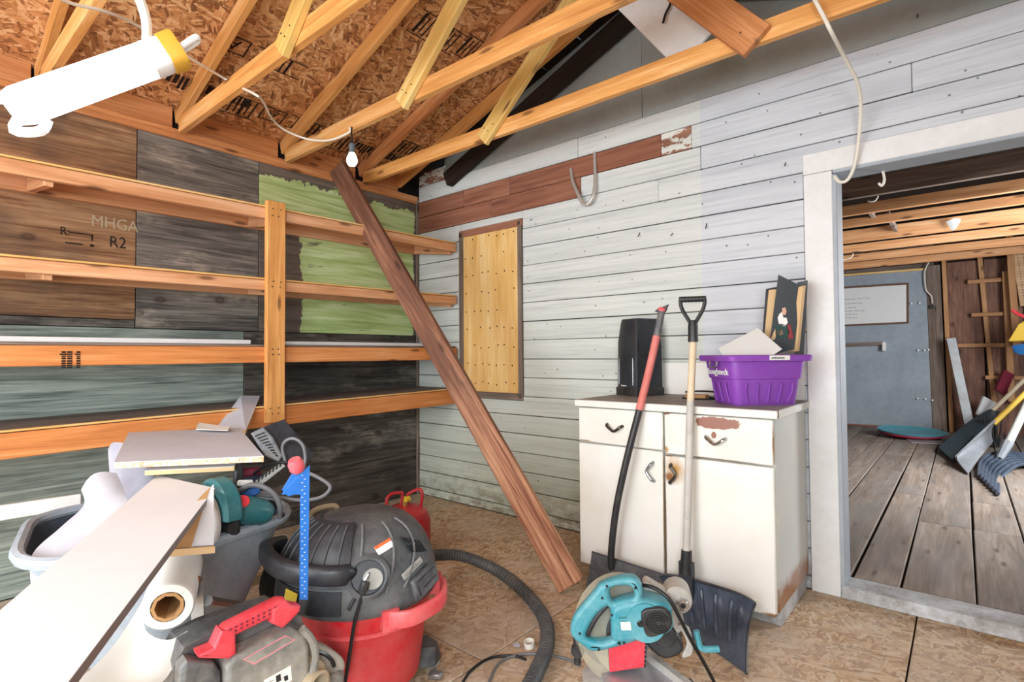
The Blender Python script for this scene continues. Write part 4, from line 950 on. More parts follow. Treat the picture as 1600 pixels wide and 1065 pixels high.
tag(B().cbox((0,0,0),(.05,.02,.012),.004).build('white_hook','paper',None,view_plane(383,754,1.86,0,.2)[0]@M4.Rotation(-.1,4,'Z')),'small white plastic hook piece above the teal power tool','hook piece')
def cord(nm,pts,r,mat,label,cat='cord',n=5): return tag(B().tube(smooth_pts([deep(*p) for p in pts],n),r,8).build(nm,mat),label,cat)
cord('grey_cable_loop',[(446,722,1.97),(441,700,1.97),(447,688,1.96),(460,685,1.95),(473,695,1.95),(477,715,1.95),(474,732,1.94)],.0055,'cord_grey','grey cable forming an upright loop in front of the black sleeve','cable')
cord('grey_hose_arc',[(372,768,1.84),(390,758,1.84),(410,760,1.84),(428,772,1.85),(437,790,1.86),(437,808,1.88)],.009,'cord_grey','grey hose arching from the wheelbarrow over its rim','hose')
cord('long_grey_cable',[(400,772,1.95),(430,776,1.94),(470,781,1.92),(500,777,1.92),(515,765,1.93),(512,755,1.94),(490,742,1.95),(470,735,1.95)],.0065,'cord_grey','long grey cable looping out to the right of the blue square','cable')
cord('black_cable',[(396,740,1.96),(415,728,1.95),(440,722,1.94),(462,724,1.94)],.005,'cord_black','black cable running under the ribbed nozzle','cable')
# ---- blue square hanging from the barrow
M5,uv5=view_plane(480,800,1.50,0,.1)
t_=empty('speed_square',M5.translation,'blue metal layout square with white tick marks standing upright','layout square')
plate('blade',[(p.x,p.y) for p in uvp([(474,735),(484,726),(481,936),(468,936),(469,772),(440,772),(447,762)],uv5)],[],.006,.001,M5,'blue_steel',t_)
plate('arm',[(p.x,p.y) for p in uvp([(441,765),(455,742),(474,734),(471,770),(450,775)],uv5,.0)],[],.010,.001,M5@M4.Translation((0,0,-.004)),'blue_steel',t_)
b=B()
for k in range(34):
    q_=uvp([(472+(k%2)*4,742+k*5.7)],uv5,.0034)[0]; b.box(q_,(.004,.0015,.0008),None)
tag(b.build('tick_marks','label_white',t_,M5),kind='stuff')
o_=uvp([(463,727)],uv5)[0]; B().lathe([(0,-.02),(.016,-.02),(.021,-.008),(.021,.01),(.014,.02),(0,.021)],14,M5@M4.Translation(o_)@M4.Rotation(PI/2+.3,4,'X')@M4.Rotation(.3,4,'Y'),cap=False).build('red_end','red_grip',t_)
# ================================================================== shop vacuum
VC=deep(566,800,1.87); VC.z=0
vac=empty('shop_vacuum',VC,'red and dark grey shop vacuum on casters with a corrugated hose','vacuum')
vf=(CAM-VC); vf.z=0; vf.normalize(); vr=V((0,0,1)).cross(vf)   # front / right seen from the viewer
def vp(a,r,z): # a: degrees from the viewer's direction, + to the right
    a=math.radians(a); return VC+(vf*math.cos(a)+vr*math.sin(a))*r+V((0,0,z))
MV=M4.Translation(VC); ZR=.362
B().lathe([(.175,.055),(.195,.065),(.226,.29),(.238,.325),(.240,.36),(.21,.362)],44,MV).build('drum','vac_red',vac)
B().lathe([(.224,.27),(.231,.273),(.232,.281),(.226,.284)],44,MV,cap=False).build('drum_band','vac_red_light',vac)
NA=72
def dome(a,t): # t 0..1 from rim to crown; a in degrees
    ra=math.radians(a); base=.252+.014*max(0,math.cos(ra-.8))**6+.02*max(0,math.cos(ra+1.3))**3
    z=ZR+.242*math.sin(t*PI/2)**1.1; r=base*math.cos(t*PI/2)**.60
    return vp(a,r,z)
rings=[[vp(360*k/NA,.250,ZR-.02) for k in range(NA)],[vp(360*k/NA,.254,ZR-.012) for k in range(NA)]]+[[dome(360*k/NA,t) for k in range(NA)] for t in (0,.05,.12,.2,.3,.4,.5,.6,.7,.8,.88,.94,.98)]
B().loft(rings,True,True,True).build('motor_head','vac_grey',vac)
def don(a,t,h=0):
    e=.01; p=dome(a,t); n=(dome(a+1,t)-p).cross(dome(a,min(.99,t+e))-p).normalized(); n=n if n.dot(p-VC-V((0,0,.25)))>0 else -n
    up_=(dome(a,min(.99,t+e))-p).normalized(); q=frame(up_.cross(n),up_,p+n*h); return q
def patch(nm,a0,a1,t0,t1,h,th,mat,n=10,m_=6):
    return B().sheet(lambda u,v: don(a0+(a1-a0)*u,t0+(t1-t0)*v,h).translation,n,m_,th).build(nm,mat,vac)
patch('dark_cover',-100,-9,.22,.80,.006,.010,'vac_dark',18,10)
patch('dark_skirt',-120,-14,.0,.20,.004,.008,'vac_dark',18,4)
for k in range(7): B().tube([don(-84+k*11,.36+.028*j,.013).translation for j in range(15)],.0028,5).build('cover_ridge','vac_grey',vac)
HP=[don(-10,.34,.0),don(-14,.33,.03),don(-30,.33,.045),don(-55,.34,.06),don(-82,.36,.065),don(-100,.36,.03)]
q=smooth_pts([m_.translation for m_ in HP],5); rings=[]
for i_,c_ in enumerate(q):
    t_=(q[min(i_+1,len(q)-1)]-q[max(i_-1,0)]).normalized(); o_=(c_-VC); o_.z=0; o_=(o_-t_*o_.dot(t_)).normalized(); u_=o_.cross(t_).normalized()
    rings.append([c_+o_*.022*math.copysign(abs(math.cos(a))**.6,math.cos(a))+u_*.029*math.copysign(abs(math.sin(a))**.6,math.sin(a)) for a in [2*PI*k/14 for k in range(14)]])
B().loft(rings,True,True,True).build('carry_handle','vac_dark',vac)
for a,b_ in ((-6,4),(16,8),(29,14)): B().tube([don(a+b_*math.sin(j*.13)*1.6,.16+.045*j,.003).translation for j in range(15)],.0042,6).build('head_ridge','grey_plastic',vac)
B().tube([don(-9+1.2*j,.06+.027*j,.004).translation for j in range(12)],.006,6).build('cover_edge','black_plastic',vac)
PT=don(4,.30,.0)
B().lathe([(.046,0),(.064,.0),(.066,.012),(.056,.020),(.050,.018),(.047,.004)],28,PT,cap=False).build('blower_port','vac_grey',vac)
B().lathe([(0,.002),(.050,.002),(.050,.005),(0,.005)],24,PT,cap=False).build('port_well','vac_dark',vac)
B().lathe([(0,.005),(.030,.005),(.030,.010),(0,.010)],24,PT@M4.Translation((.014,-.006,0)),cap=False).build('port_cap','label_grey',vac)
LM=don(19,.53,.0)@M4.Rotation(.32,4,'Z')
B().cbox((0,0,.002),(.058,.030,.003),.001).build('warning_label','label_white',vac,LM); B().cbox((0,.010,.0036),(.058,.010,.002),.0005).build('warning_band','label_orange',vac,LM)
for k in range(8): B().cbox((0,0,.001),(.004,.062-.003*k,.006),.001).build('vent_slot','black_gloss',vac,don(39+k*2.6,.50-.012*k,.0)@M4.Rotation(.25,4,'Z'))
NM=don(38,.29,.0)@M4.Rotation(.34,4,'Z')
B().cbox((0,0,.002),(.092,.020,.004),.001).build('name_plate','label_grey',vac,NM); print_marks('name_plate_print',.07,.008,NM@M4.Translation((-.036,-.005,.0045)),'planer_grey',vac,11)
QM=don(46,.15,.006)@M4.Rotation(.22,4,'Z')
B().cbox((0,0,.004),(.125,.070,.020),.006).build('latch_panel','vac_grey',vac,QM)
for x_,y_,w_,h_ in ((0,.022,.09,.003),(-.046,0,.003,.045),(.01,-.008,.07,.003)): B().cbox((x_,y_,.0145),(w_,h_,.003),.001).build('panel_seam','black_gloss',vac,QM)
# red side handle
rr_=[]; q=smooth_pts([vp(16,.235,.335),vp(19,.27,.335),vp(30,.305,.338),vp(52,.312,.345),vp(70,.285,.352),vp(78,.235,.352)],5)
for i_,c_ in enumerate(q):
    t_=(q[min(i_+1,len(q)-1)]-q[max(i_-1,0)]).normalized(); o_=t_.cross(V((0,0,1))).normalized()
    rr_.append([c_+o_*.010*math.copysign(abs(math.cos(a))**.6,math.cos(a))+V((0,0,1))*.026*math.copysign(abs(math.sin(a))**.6,math.sin(a)) for a in [2*PI*k/12 for k in range(12)]])
B().loft(rr_,True,True,True).build('side_handle','vac_red_light',vac)
b=B(); b.hull([vp(a,r,z) for a in (13,24) for r in (.23,.272) for z in (.30,.362)]); b.build('handle_mount','vac_red_light',vac)
b=B(); b.hull([vp(a,r,z) for a in (70,82) for r in (.23,.272) for z in (.32,.376)]); b.build('handle_mount','vac_red_light',vac)
B().cbox((0,0,0),(.055,.038,.002),.0008).build('yellow_label','label_yellow',vac,don(-50,.13,.012)@M4.Rotation(-.1,4,'Z'))
for a in (100,190,10,-80):
    b=B(); b.hull([vp(a+da,r,z) for da in (-11,11) for r in (.16,.25) for z in (.03,.10)]+[vp(a,.285,.03),vp(a,.27,.09)]); c_=b.build('caster_mount','vac_grey',vac)
    B().lathe([(.0,-.011),(.02,-.011),(.023,-.006),(.023,.006),(.02,.011),(0,.011)],14,M4.Translation(vp(a,.255,.023))@M4.Rotation(PI/2,4,'X')@M4.Rotation(.4,4,'Y'),cap=False).build('caster_wheel','label_grey',c_)
# plug and cord over the front
P=[don(0,.20,.02).translation,don(-2,.10,.02).translation,vp(-5,.272,.34),vp(-9,.262,.22),vp(-14,.25,.10),vp(-17,.262,.012)]
B().tube(smooth_pts(P,5),.0055,8).build('power_cord','cord_black',vac)
B().tube([don(0,.19,.022).translation,don(1.2,.235,.026).translation,don(2.2,.275,.028).translation],[.008,.014,.013],8).build('plug','black_plastic',vac)
for k in (-1,1): q=don(2.6+k*1.2,.285,.028).translation; B().tube([q,q+(don(5,.34,.028).translation-q).normalized()*.02],.003,5).build('plug_prong','chrome',vac)
# corrugated hose
hs=[deep(640,880,2.06),at(672,868,2,.17),at(720,868,2,.11),at(775,890,2,.06),at(820,925,2,.04),at(850,965,2,.035),at(855,1005,2,.035),at(838,1050,2,.035),at(815,1095,2,.035)]
q=smooth_pts(hs,44); rr=[.027+.0022*math.cos(i*2*PI/4) for i in range(len(q))]
B().tube(q,rr,14).build('hose','hose_grey',vac,ang=80)
# ================================================================== red tank and beige jug behind
tc=deep(633,850,3.02); tc.z=0; tk=empty('air_tank',tc,'red portable air tank with twin carry handles behind the shop vacuum','air tank')
MTk=M4.Translation(tc)
B().lathe([(.09,.0),(.115,.012),(.137,.05),(.143,.12),(.141,.22),(.125,.265),(.085,.290),(.03,.298),(0,.299)],32,MTk,cap=False).build('tank','red_paint',tk)
tf=(CAM-tc); tf.z=0; tf.normalize(); tr_=V((0,0,1)).cross(tf)
for k in (-1,1):
    o_=tc+tr_*k*.055+V((0,0,.285)); w_=tr_*.9+tf*(.45*k); w_.normalize()
    b=B(); b.tube(smooth_pts([o_-w_*.045,o_-w_*.050+V((0,0,.055)),o_-w_*.02+V((0,0,.082)),o_+w_*.03+V((0,0,.090+.01*k)),o_+w_*.045+V((0,0,.07)),o_+w_*.035+V((0,0,-.005))],5),.0095,8); b.build('carry_handle','red_paint',tk)
B().lathe([(.014,.29),(.014,.325),(.009,.33),(.009,.345),(.004,.35)],10,MTk).build('valve','brass',tk)
B().lathe([(0,-.012),(.016,-.012),(.016,.012),(0,.012)],12,M4.Translation(tc+V((.02,0,.335)))@M4.Rotation(PI/2,4,'X'),cap=False).build('valve_knob','label_yellow',tk)
jc=deep(508,812,2.45); jg=empty('beige_jug',V((jc.x,jc.y,0)),'beige plastic jug with a square handle behind the shop vacuum','jug')
fx_=_r; fy_=V((-_f.x,-_f.y,0)).normalized(); J=frame(fx_,V((0,0,1)),V((jc.x,jc.y,0)))
def jb(x,y,z): return J@V((x,z,y))
zt=jc.z
B().loft([[jb(x*k,y*k,z) for x,y in ((-.08,-.07),(-.09,-.06),(-.09,.06),(-.08,.07),(.08,.07),(.09,.06),(.09,-.06),(.08,-.07))] for z,k in ((0,.95),(.02,1),(zt-.10,1),(zt-.06,.8),(zt-.045,.35),(zt-.03,.3))],True,True,True).build('body','beige_plastic',jg)
B().tube(smooth_pts([jb(-.075,0,zt-.09),jb(-.075,0,zt-.0),jb(-.05,0,zt+.045),jb(.035,0,zt+.065),jb(.05,0,zt+.04),jb(.04,0,zt-.05)],4),.012,8).build('handle','beige_plastic',jg)
# ================================================================== mitre saw
MS,us=view_plane(980,960,1.76,0,0)
ms=empty('mitre_saw',V((MS.translation.x,MS.translation.y,0)),'teal mitre saw with clear blade guard standing on the floor by the cabinet','mitre saw')
def U(pts,z=0): return [V((*us(*p),z)) for p in pts]
def xy(pts,n=0):
    q=U(pts); q=smooth_pts(q,n,True) if n else q; return [(p.x,p.y) for p in q]
outer=[(893,972),(897,955),(909,938),(930,914),(938,904),(962,895),(986,892),(999,900),(1004,914),(1004,926),(1030,930),(1046,940),(1046,972),(1012,984),(936,1005),(912,996),(897,984)]
hole1=[(954,909),(978,905),(988,910),(990,923),(970,927),(956,929)]
hole2=[(949,937),(955,945),(962,975),(958,986),(938,990),(918,984),(921,970),(933,950)]
plate('grip_frame',xy(outer,4),[xy(hole1,3),xy(hole2,3)],.05,.014,MS@M4.Translation((0,0,.03)),'teal_tool',ms)
tr=B().tube(smooth_pts([MS@V((*us(948,938),.03)),MS@V((*us(934,953),.035)),MS@V((*us(923,972),.035)),MS@V((*us(919,983),.03))],4),.010,8).build('trigger','black_plastic',ms)
# motor: teal barrel with black vented cap
mc=U([(1003,958)])[0]
B().lathe([(0,-.10),(.05,-.10),(.062,-.09),(.064,.02),(.060,.05),(0,.052)],28,MS@M4.Translation(mc)@M4.Translation((.01,0,.015)),cap=False).build('motor_housing','teal_tool',ms)
capc=U([(1025,955)])[0]
plate('motor_body',xy([(958,936),(985,927),(1012,926),(1044,936),(1048,950),(1047,972),(1014,984),(962,990),(955,965)],4),[],.085,.016,MS@M4.Translation((0,0,.018)),'teal_tool',ms)
B().cbox((0,0,0),(.075,.004,.004),.001).build('body_seam','teal_dark',ms,MS@M4.Translation(U([(985,950)],.0615)[0])@M4.Rotation(.12,4,'Z'))
plate('motor_cap',xy([(1001,940),(1020,933),(1036,934),(1046,945),(1046,962),(1036,970),(1016,977),(1006,970)],3),[],.02,.006,MS@M4.Translation((0,0,.066)),'black_plastic',ms)
for r_ in (.010,.017,.024,.031):
    c0=V((capc.x+.003,capc.y,.0775)); 
    B().tube([MS@(c0+V((r_*1.15*math.cos(a*PI/180),r_*math.sin(a*PI/180),0))) for a in range(20,341,20)],.0017,5).build('vent_arc','black_gloss',ms)
B().cbox((0,0,0),(.032,.026,.004),.001).build('label','paper',ms,MS@M4.Translation(U([(978,962)],.066)[0])@M4.Rotation(.12,4,'Z'))
B().lathe([(0,0),(.009,0),(.011,.003),(.007,.006),(0,.005)],12,MS@M4.Translation(U([(1000,958)],.066)[0]),cap=False).build('brush_cap','black_gloss',ms)
for px,py in ((949,904),(942,922),(908,976),(937,1000),(964,940),(957,948),(975,990),(968,991),(992,907)): B().lathe([(0,.0),(.004,.0),(.004,.003),(0,.003)],8,MS@M4.Translation(U([(px,py)],.055)[0]),cap=False).build('screw','black_gloss',ms)
# clear guard: two discs and a rim, behind the grip
gc=U([(962,985)])[0]; R0=abs(us(962,985)[0]-us(892,985)[0]); 
G0=MS@M4.Translation(V((gc.x,gc.y,-.055)))@M4.Rotation(.35,4,'Y')
def arc(r,z,a0,a1,n=24): return [G0@V((r*math.cos(math.radians(a0+(a1-a0)*k/n)),r*1.15*math.sin(math.radians(a0+(a1-a0)*k/n)),z)) for k in range(n+1)]
A_=arc(R0,.0,60,250); C_=arc(R0,.05,60,250); D_=arc(R0*.35,.0,60,250); E_=arc(R0*.35,.05,60,250)
B().loft([D_,A_,C_,E_],False).build('clear_guard','clear_guard',ms)
B().lathe([(0,-.001),(R0*.93,-.001),(R0*.93,.001),(0,.001)],40,G0@M4.Translation((0,0,.02)),cap=False).build('blade','galv',ms)
# red lower guard
slab('lower_guard',[MS@p for p in U([(951,1004),(1009,987),(1006,1036),(953,1044)],.02)],.012,'saw_red',parent=ms)
slab('lower_guard_side',[MS@p for p in U([(919,998),(950,1004),(952,1042),(938,1030)],.018)],.008,'clear_guard',parent=ms)
b=B()
for k in range(7): b.box(U([(1009-.3*k,990+7*k)],.03)[0],(.006,.006,.006))
tag(b.build('guard_teeth','black_gloss',ms,MS),kind='stuff')
# arm, pivots, cast parts on the right
def lat(px,py,r,h,mat,nm,z=0,seg=24,prof=None):
    return B().lathe(prof or [(0,-h/2),(r*.92,-h/2),(r,-h/2+.004),(r,h/2-.004),(r*.92,h/2),(0,h/2)],seg,MS@M4.Translation(U([(px,py)],z)[0]),cap=False).build(nm,mat,ms)
lat(1062,948,.045,.09,'cast_alu','pulley_cover',-.09); lat(1068,953,.020,.10,'chrome','pulley_hub',-.08); lat(1069,953,.009,.104,'black_gloss','pulley_bolt',-.08)
plate('arm_casting',xy([(1010,914),(1030,925),(1046,935),(1062,960),(1072,985),(1060,1000),(1046,985),(1030,975),(1020,950),(1005,925)],3),[],.05,.008,MS@M4.Translation((0,0,-.06)),'cast_alu',ms)
plate('bevel_scale',xy([(1060,980),(1078,985),(1084,1015),(1080,1028),(1066,1030),(1074,1010),(1068,994)],3),[],.015,.003,MS@M4.Translation((0,0,-.02)),'cast_alu',ms)
lat(1040,1000,.038,.05,'black_plastic','bevel_pivot',-.05); lat(1030,1008,.05,.03,'shovel_black','turntable_hub',-.08)
plate('pivot_block',xy([(1008,990),(1036,985),(1062,1005),(1070,1030),(1040,1042),(1012,1020)],3),[],.07,.01,MS@M4.Translation((0,0,-.08)),'black_plastic',ms)
B().tube(smooth_pts([MS@U([p],.0)[0] for p in ((1088,985),(1091,1000),(1096,1012),(1110,1014),(1124,1013))],4),.010,8).build('lock_lever','teal_tool',ms)
# base, table, fence
zt_=.10
def fp(px,py,z): return at(px,py,2,z)
tbl=[fp(940,1052,zt_),fp(1006,1030,zt_),fp(1076,1072,zt_),fp(1050,1120,zt_),fp(960,1120,zt_)]
B().prism(tbl,(0,0,-.02)).build('table','alu_table',ms,smooth=False)
b=B(); q0,q1=fp(1006,1012,.125),fp(1088,1075,.125); d_=(q1-q0).normalized(); nn=V((0,0,1)).cross(d_)
b.hull([p+nn*s_*.012+V((0,0,z)) for p in (q0,q1) for s_ in (-1,1) for z in (0,-.06)]); b.build('fence','cast_alu',ms)
bc=fp(985,1058,.05); B().lathe([(.0,.0),(.15,.0),(.16,.01),(.16,.05),(.13,.07),(0,.07)],36,M4.Translation((bc.x,bc.y,0)),cap=False).build('base','cast_alu',ms)
b=B(); b.cbox((0,0,0),(.34,.11,.05),.012); b.build('base_foot','black_plastic',ms,M4.Translation((bc.x+.03,bc.y+.02,.03))@M4.Rotation(YAW-.35,4,'Z'))
lat(902,1020,.022,.03,'black_plastic','clamp_knob',-.02); b=B(); b.tube([MS@U([(900,1000)],-.02)[0],MS@U([(902,1042)],-.02)[0]],.012,8); b.build('clamp_post','black_plastic',ms)
cord('saw_cord',[(1005,914,1.74),(1022,918,1.71),(1045,935,1.68),(1062,965,1.68),(1080,1000,1.70),(1100,1035,1.74),(1118,1070,1.80),(1125,1095,1.80)],.0062,'cord_black','black saw cord arching over the mitre saw to the floor')
# ================================================================== dusty planer in the foreground
PM,up_=view_plane(395,1010,1.40,-.0,.35)
pn=empty('thickness_planer',V((PM.translation.x,PM.translation.y,0)),'dusty grey power planer with a red carry handle in the foreground','planer')
def UP(pts,z=0): return [V((*up_(*p),z)) for p in pts]
fr_=[(p.x,p.y) for p in UP([(268,1090),(272,1040),(288,1012),(330,990),(440,950),(470,962),(478,985),(480,1090)])]
B().prism([PM@V((x,y,-.12)) for x,y in fr_],PM.to_3x3()@V((0,0,.12))).build('housing','planer_dark',pn,smooth=False)
pts=UP([(340,1026),(352,1012),(440,968),(460,975),(468,992),(470,1095),(340,1095)])
plate('front_cover',[(p.x,p.y) for p in pts],[],.07,.012,PM@M4.Translation((0,0,.03)),'planer_grey',pn)
pts=UP([(272,1034),(284,1020),(325,1022),(338,1040),(338,1095),(268,1095)])
plate('side_cover',[(p.x,p.y) for p in pts],[],.05,.015,PM@M4.Translation((0,0,.02)),'planer_dark',pn)
q=UP([(455,968),(470,985),(476,1010),(470,1040)],.066); B().tube([PM@p for p in smooth_pts(q,4)],.010,8).build('corner_bead','planer_grey',pn)
# handle
hz=.035
def HB(pts,r,nm,z=hz): return B().tube(smooth_pts([PM@p for p in UP(pts,z)],5),r,10).build(nm,'tool_red',pn)
M6=PM@M4.Translation((0,0,hz))
plate('handle_grip',[(p.x,p.y) for p in UP([(334,974),(342,966),(424,926),(434,926),(438,934),(434,945),(352,984),(338,984)])],[],.040,.012,M6,'tool_red',pn)
plate('handle_post',[(p.x,p.y) for p in UP([(334,972),(356,970),(357,1008),(345,1016),(300,1014),(298,1008),(322,998)])],[],.048,.008,M6,'tool_red',pn)
plate('handle_post',[(p.x,p.y) for p in UP([(412,940),(434,928),(442,934),(456,936),(455,944),(440,960),(428,970),(410,962)])],[],.048,.008,M6,'tool_red',pn)
for k in range(9):
    for j in (-1,1):
        p=UP([(348+k*8.6,974-k*4.1)])[0]; B().lathe([(0,0),(.0032,0),(.0032,.001),(0,.001)],6,M6@M4.Translation(p+V((0,0,.0203+0))+V((0,j*.005,0))),cap=False).build('grip_dimple','dustpan_red',pn)
def lab(cs,z,mat,nm='label'): return slab(nm,[PM@p for p in UP(cs,z)],.0008,mat,parent=pn)
lab([(397,1046),(438,1024),(440,1046),(400,1075)],.0656,'label_white'); lab([(415,1040),(422,1036),(423,1046),(416,1050)],.0668,'label_black','label_print'); lab([(427,1041),(433,1038),(434,1045),(429,1048)],.0668,'label_black','label_print')
for k in range(3): lab([(401,1050+k*5),(411,1045+k*5),(411,1046.3+k*5),(401,1051.3+k*5)],.0668,'label_grey','label_print')
lab([(364,1014),(430,978),(446,985),(382,1022)],.0656,'label_pink','instruction_plate'); lab([(367,1014),(430,980),(442,985),(382,1019)],.0668,'planer_grey','instruction_face')
dp=UP([(472,1052)],.05)[0]; DM=PM@M4.Translation(dp)@M4.Rotation(.25,4,'Y')
B().lathe([(.055,-.03),(.052,.0),(.036,.006),(.036,.035),(.028,.038),(.026,.01),(.024,-.02)],24,DM).build('dust_port','beige_plastic',pn)
pts=UP([(476,1000),(505,1006),(532,1024),(535,1042),(522,1052),(480,1045)]); plate('side_wing',[(p.x,p.y) for p in smooth_pts(pts,3,True)],[],.06,.012,PM@M4.Translation((0,0,-.01)),'planer_grey',pn)
B().tube(smooth_pts([PM@p for p in UP([(484,1012),(500,1016),(512,1026),(516,1036)],.022)],4),.006,6).build('wing_slot','black_gloss',pn)
B().cbox((0,0,0),(.09,.06,.07),.01).build('side_latch','planer_grey',pn,PM@M4.Translation(UP([(508,1066)],.0)[0]))
B().cbox((0,0,0),(.34,.22,.05),.01).build('base','planer_dark',pn,PM@M4.Translation((.0,-PM.translation.z+.03,-.03))@M4.Rotation(PI/2,4,'X'))
# ================================================================== small things on the floor
rc=at(828,1006,2,.012); tag(B().lathe([(.018,0),(.021,.0),(.021,.022),(.018,.022),(.018,0)],20,M4.Translation((rc.x,rc.y,.0))@M4.Rotation(.2,4,'X')@M4.Translation((0,0,.004)),cap=False).build('plastic_ring','cord_white'),'small cream plastic pipe ring on the floor beside the hose','ring')
rc=at(808,1010,2,.004); tag(B().hull([rc+V((random.uniform(-.014,.014),random.uniform(-.014,.014),random.uniform(0,.012))) for _ in range(12)]).build('debris_crumb','foam_inside'),'small pale green crumb of debris beside the plastic ring','debris')
fc=[at(760,1075,2,.006),at(780,1035,2,.006),at(815,1022,2,.006),at(850,1022,2,.008),at(890,1030,2,.01),at(905,1040,2,.02)]
tag(B().tube(smooth_pts(fc,5),.005,6).build('loose_cable','cord_grey'),'grey cord lying on the floor under the vacuum hose','cord')
fc=[at(720,1072,2,.005),at(735,1048,2,.005),at(765,1028,2,.005),at(800,1024,2,.005),at(822,1030,2,.005)]
tag(B().tube(smooth_pts(fc,5),.005,6).build('loose_cable','cord_black'),'dark cord curving on the floor near the bottom edge','cord')
rc=at(681,1055,2,.01); tag(B().cbox((rc.x,rc.y,.012),(.05,.03,.022),.006,M4.Rotation(.6,4,'Z')).build('floor_clip','galv'),'small metal clip on the floor in front of the vacuum caster','clip')
# ================================================================== WORKSHOP behind the doorway
F2=.055; YF=6.5
f2=empty('floor_workshop',(3.2,3.3,0),kind='structure')
x=.6; widths=[.21,.245,.18,.25,.19,.27,.22]; i=0
while x<6.0:
    w_=widths[i%7]; cuts_=[.13]+sorted(random.sample([1.4,2.2,3.1,4.0,4.9],2))+[YF]
    for a,b_ in zip(cuts_[:-1],cuts_[1:]):
        board('plank',(x+w_/2+random.uniform(-.003,.003),a+.003,F2-.011+random.uniform(-.002,.002)),(x+w_/2+random.uniform(-.003,.003),b_-.003,F2-.011+random.uniform(-.002,.002)),w_-random.uniform(.006,.014),.022,(1,0,0),'plank_floor',f2,e=.004)
    x+=w_; i+=1
B().box((3.3,3.3,.015),(5.6,6.5,.03)).build('subfloor','dark_gap',f2)
w2=empty('wall_workshop',(3.2,YF,0),kind='structure')
B().box((3.0,YF+.06,1.5),(5.6,.06,3.0)).build('sheathing','dark_gap',w2)
for z in (2.30,2.46,2.62): board('board',(1.0,YF-.0,z),(3.20,YF-.0,z),.15,.02,(0,0,1),'rough_grey' if z!=2.46 else 'bare_siding',w2)
board('board',(3.2,YF,2.50),(5.2,YF,2.50),.3,.02,(0,0,1),'dark_roof',w2)
for x0,x1 in ((3.34,3.70),(3.72,4.2),(4.22,4.8)): board('sheet',((x0+x1)/2,YF+.005,F2),((x0+x1)/2,YF+.005,2.40),x1-x0,.014,(1,0,0),'ply_far',w2)
board('wide_post',(3.222,YF-.03,F2),(3.19,YF-.03,2.33),.155,.04,(1,0,0),'rough_grey',w2)
for x0,x1,zt2 in ((3.345,3.31,2.40),(3.80,3.68,2.40),(4.12,4.12,2.40)): board('stud',(x0,YF-.04,F2),(x1,YF-.04,zt2),.05,.06,(1,0,0),'studs',w2)
board('top_plate',(3.26,YF-.04,2.425),(4.8,YF-.04,2.46),.05,.06,(0,0,1),'studs',w2)
for z,x0,x1 in ((2.06,3.55,3.98),(1.62,3.58,4.05),(1.22,3.40,3.95),(.80,3.70,4.10)): board('cross_rail',(x0,YF-.09,z),(x1,YF-.09,z),.05,.03,(0,0,1),'studs',w2)
board('ledger_post',(3.945,YF-.13,.5),(3.925,YF-.13,2.16),.07,.04,(1,0,0),'studs',w2)
board('hanging_post',(4.0,YF-.25,1.2),(3.96,YF-.25,2.60),.07,.04,(1,0,0),'studs',w2)
wl2=empty('wall_workshop_left',(.6,3.3,0),kind='structure'); B().box((.6,3.3,1.5),(.1,6.5,3.0)).build('panel','rough_grey',wl2)
wr2=empty('wall_workshop_right',(5.2,3.3,0),kind='structure')
for c,d in (((5.2,.85,1.5),(.1,1.7,3)),((5.2,5.1,1.5),(.1,3.0,3)),((5.2,2.6,.4),(.1,2.0,.8)),((5.2,2.6,2.6),(.1,2.0,.9))): B().box(c,d).build('panel','ply_far',wr2)
c2=empty('ceiling_workshop',(3,3.3,2.5),kind='structure'); B().box((3,3.45,3.02),(5.6,6.4,.04)).build('deck','dark_roof',c2)
for y,mt,h in ((.55,'dark_roof',.14),(1.15,'lumber_red',.10),(1.74,'rough_grey',.14),(2.31,'far_joist',.085),(2.80,'far_joist',.075),(3.62,'far_joist',.13),(4.27,'far_joist',.09),(5.0,'far_joist',.09),(5.7,'far_joist',.09)):
    board('joist',(.65,y,2.28+h/2),(5.15,y,2.28+h/2),h,.045,(0,0,1),mt,c2)
for x,y0,y1 in ((2.9,2.36,2.78),(3.0,2.85,3.58)): board('blocking',(x,y0,2.36),(x,y1,2.36),.06,.03,(0,0,1),'rough_grey',c2)
# grey-blue door
dr_=empty('door_1',(2.6,YF-.05,F2),kind='structure')
DX0,DX1,DZ=1.95,3.11,2.27
slab('leaf',[(DX0,YF-.05,F2+.02),(DX1+.03,YF-.05,F2+.03),(DX1,YF-.05,DZ),(DX0,YF-.05,DZ+.01)],-.03,'door_blue',parent=dr_)
board('edge_trim',(DX0,YF-.055,DZ+.03),(DX1+.01,YF-.055,DZ+.015),.03,.03,(0,0,1),'plywood_new',dr_)
board('bottom_strip',(DX0,YF-.07,F2+.012),(DX1+.05,YF-.07,F2+.016),.02,.03,(0,0,1),'bare_siding',dr_)
hb=board('hand_bar',(DX0+.05,YF-.13,1.245),(2.60,YF-.13,1.265),.045,.035,(0,0,1),'rough_grey',dr_)
for x in (2.06,2.62): B().cbox((x,YF-.10,1.22),(.045,.09,.13),.006).build('bracket','label_white',dr_)
for px,py in ((1424,474),(1437,473),(1435,547),(1445,547),(1451,546),(1434,622),(1446,623),(1457,625)): 
    p=at(px,py,1,YF-.083); B().lathe([(0,0),(.013,0),(.013,.003),(0,.003)],8,M4.Translation(p)@M4.Rotation(PI/2,4,'X'),cap=False).build('screw_cap','label_white',dr_)
wbd=empty('whiteboard',(2.5,YF-.1,1.5),'whiteboard with faint notes in a brown frame on the grey-blue door','whiteboard')
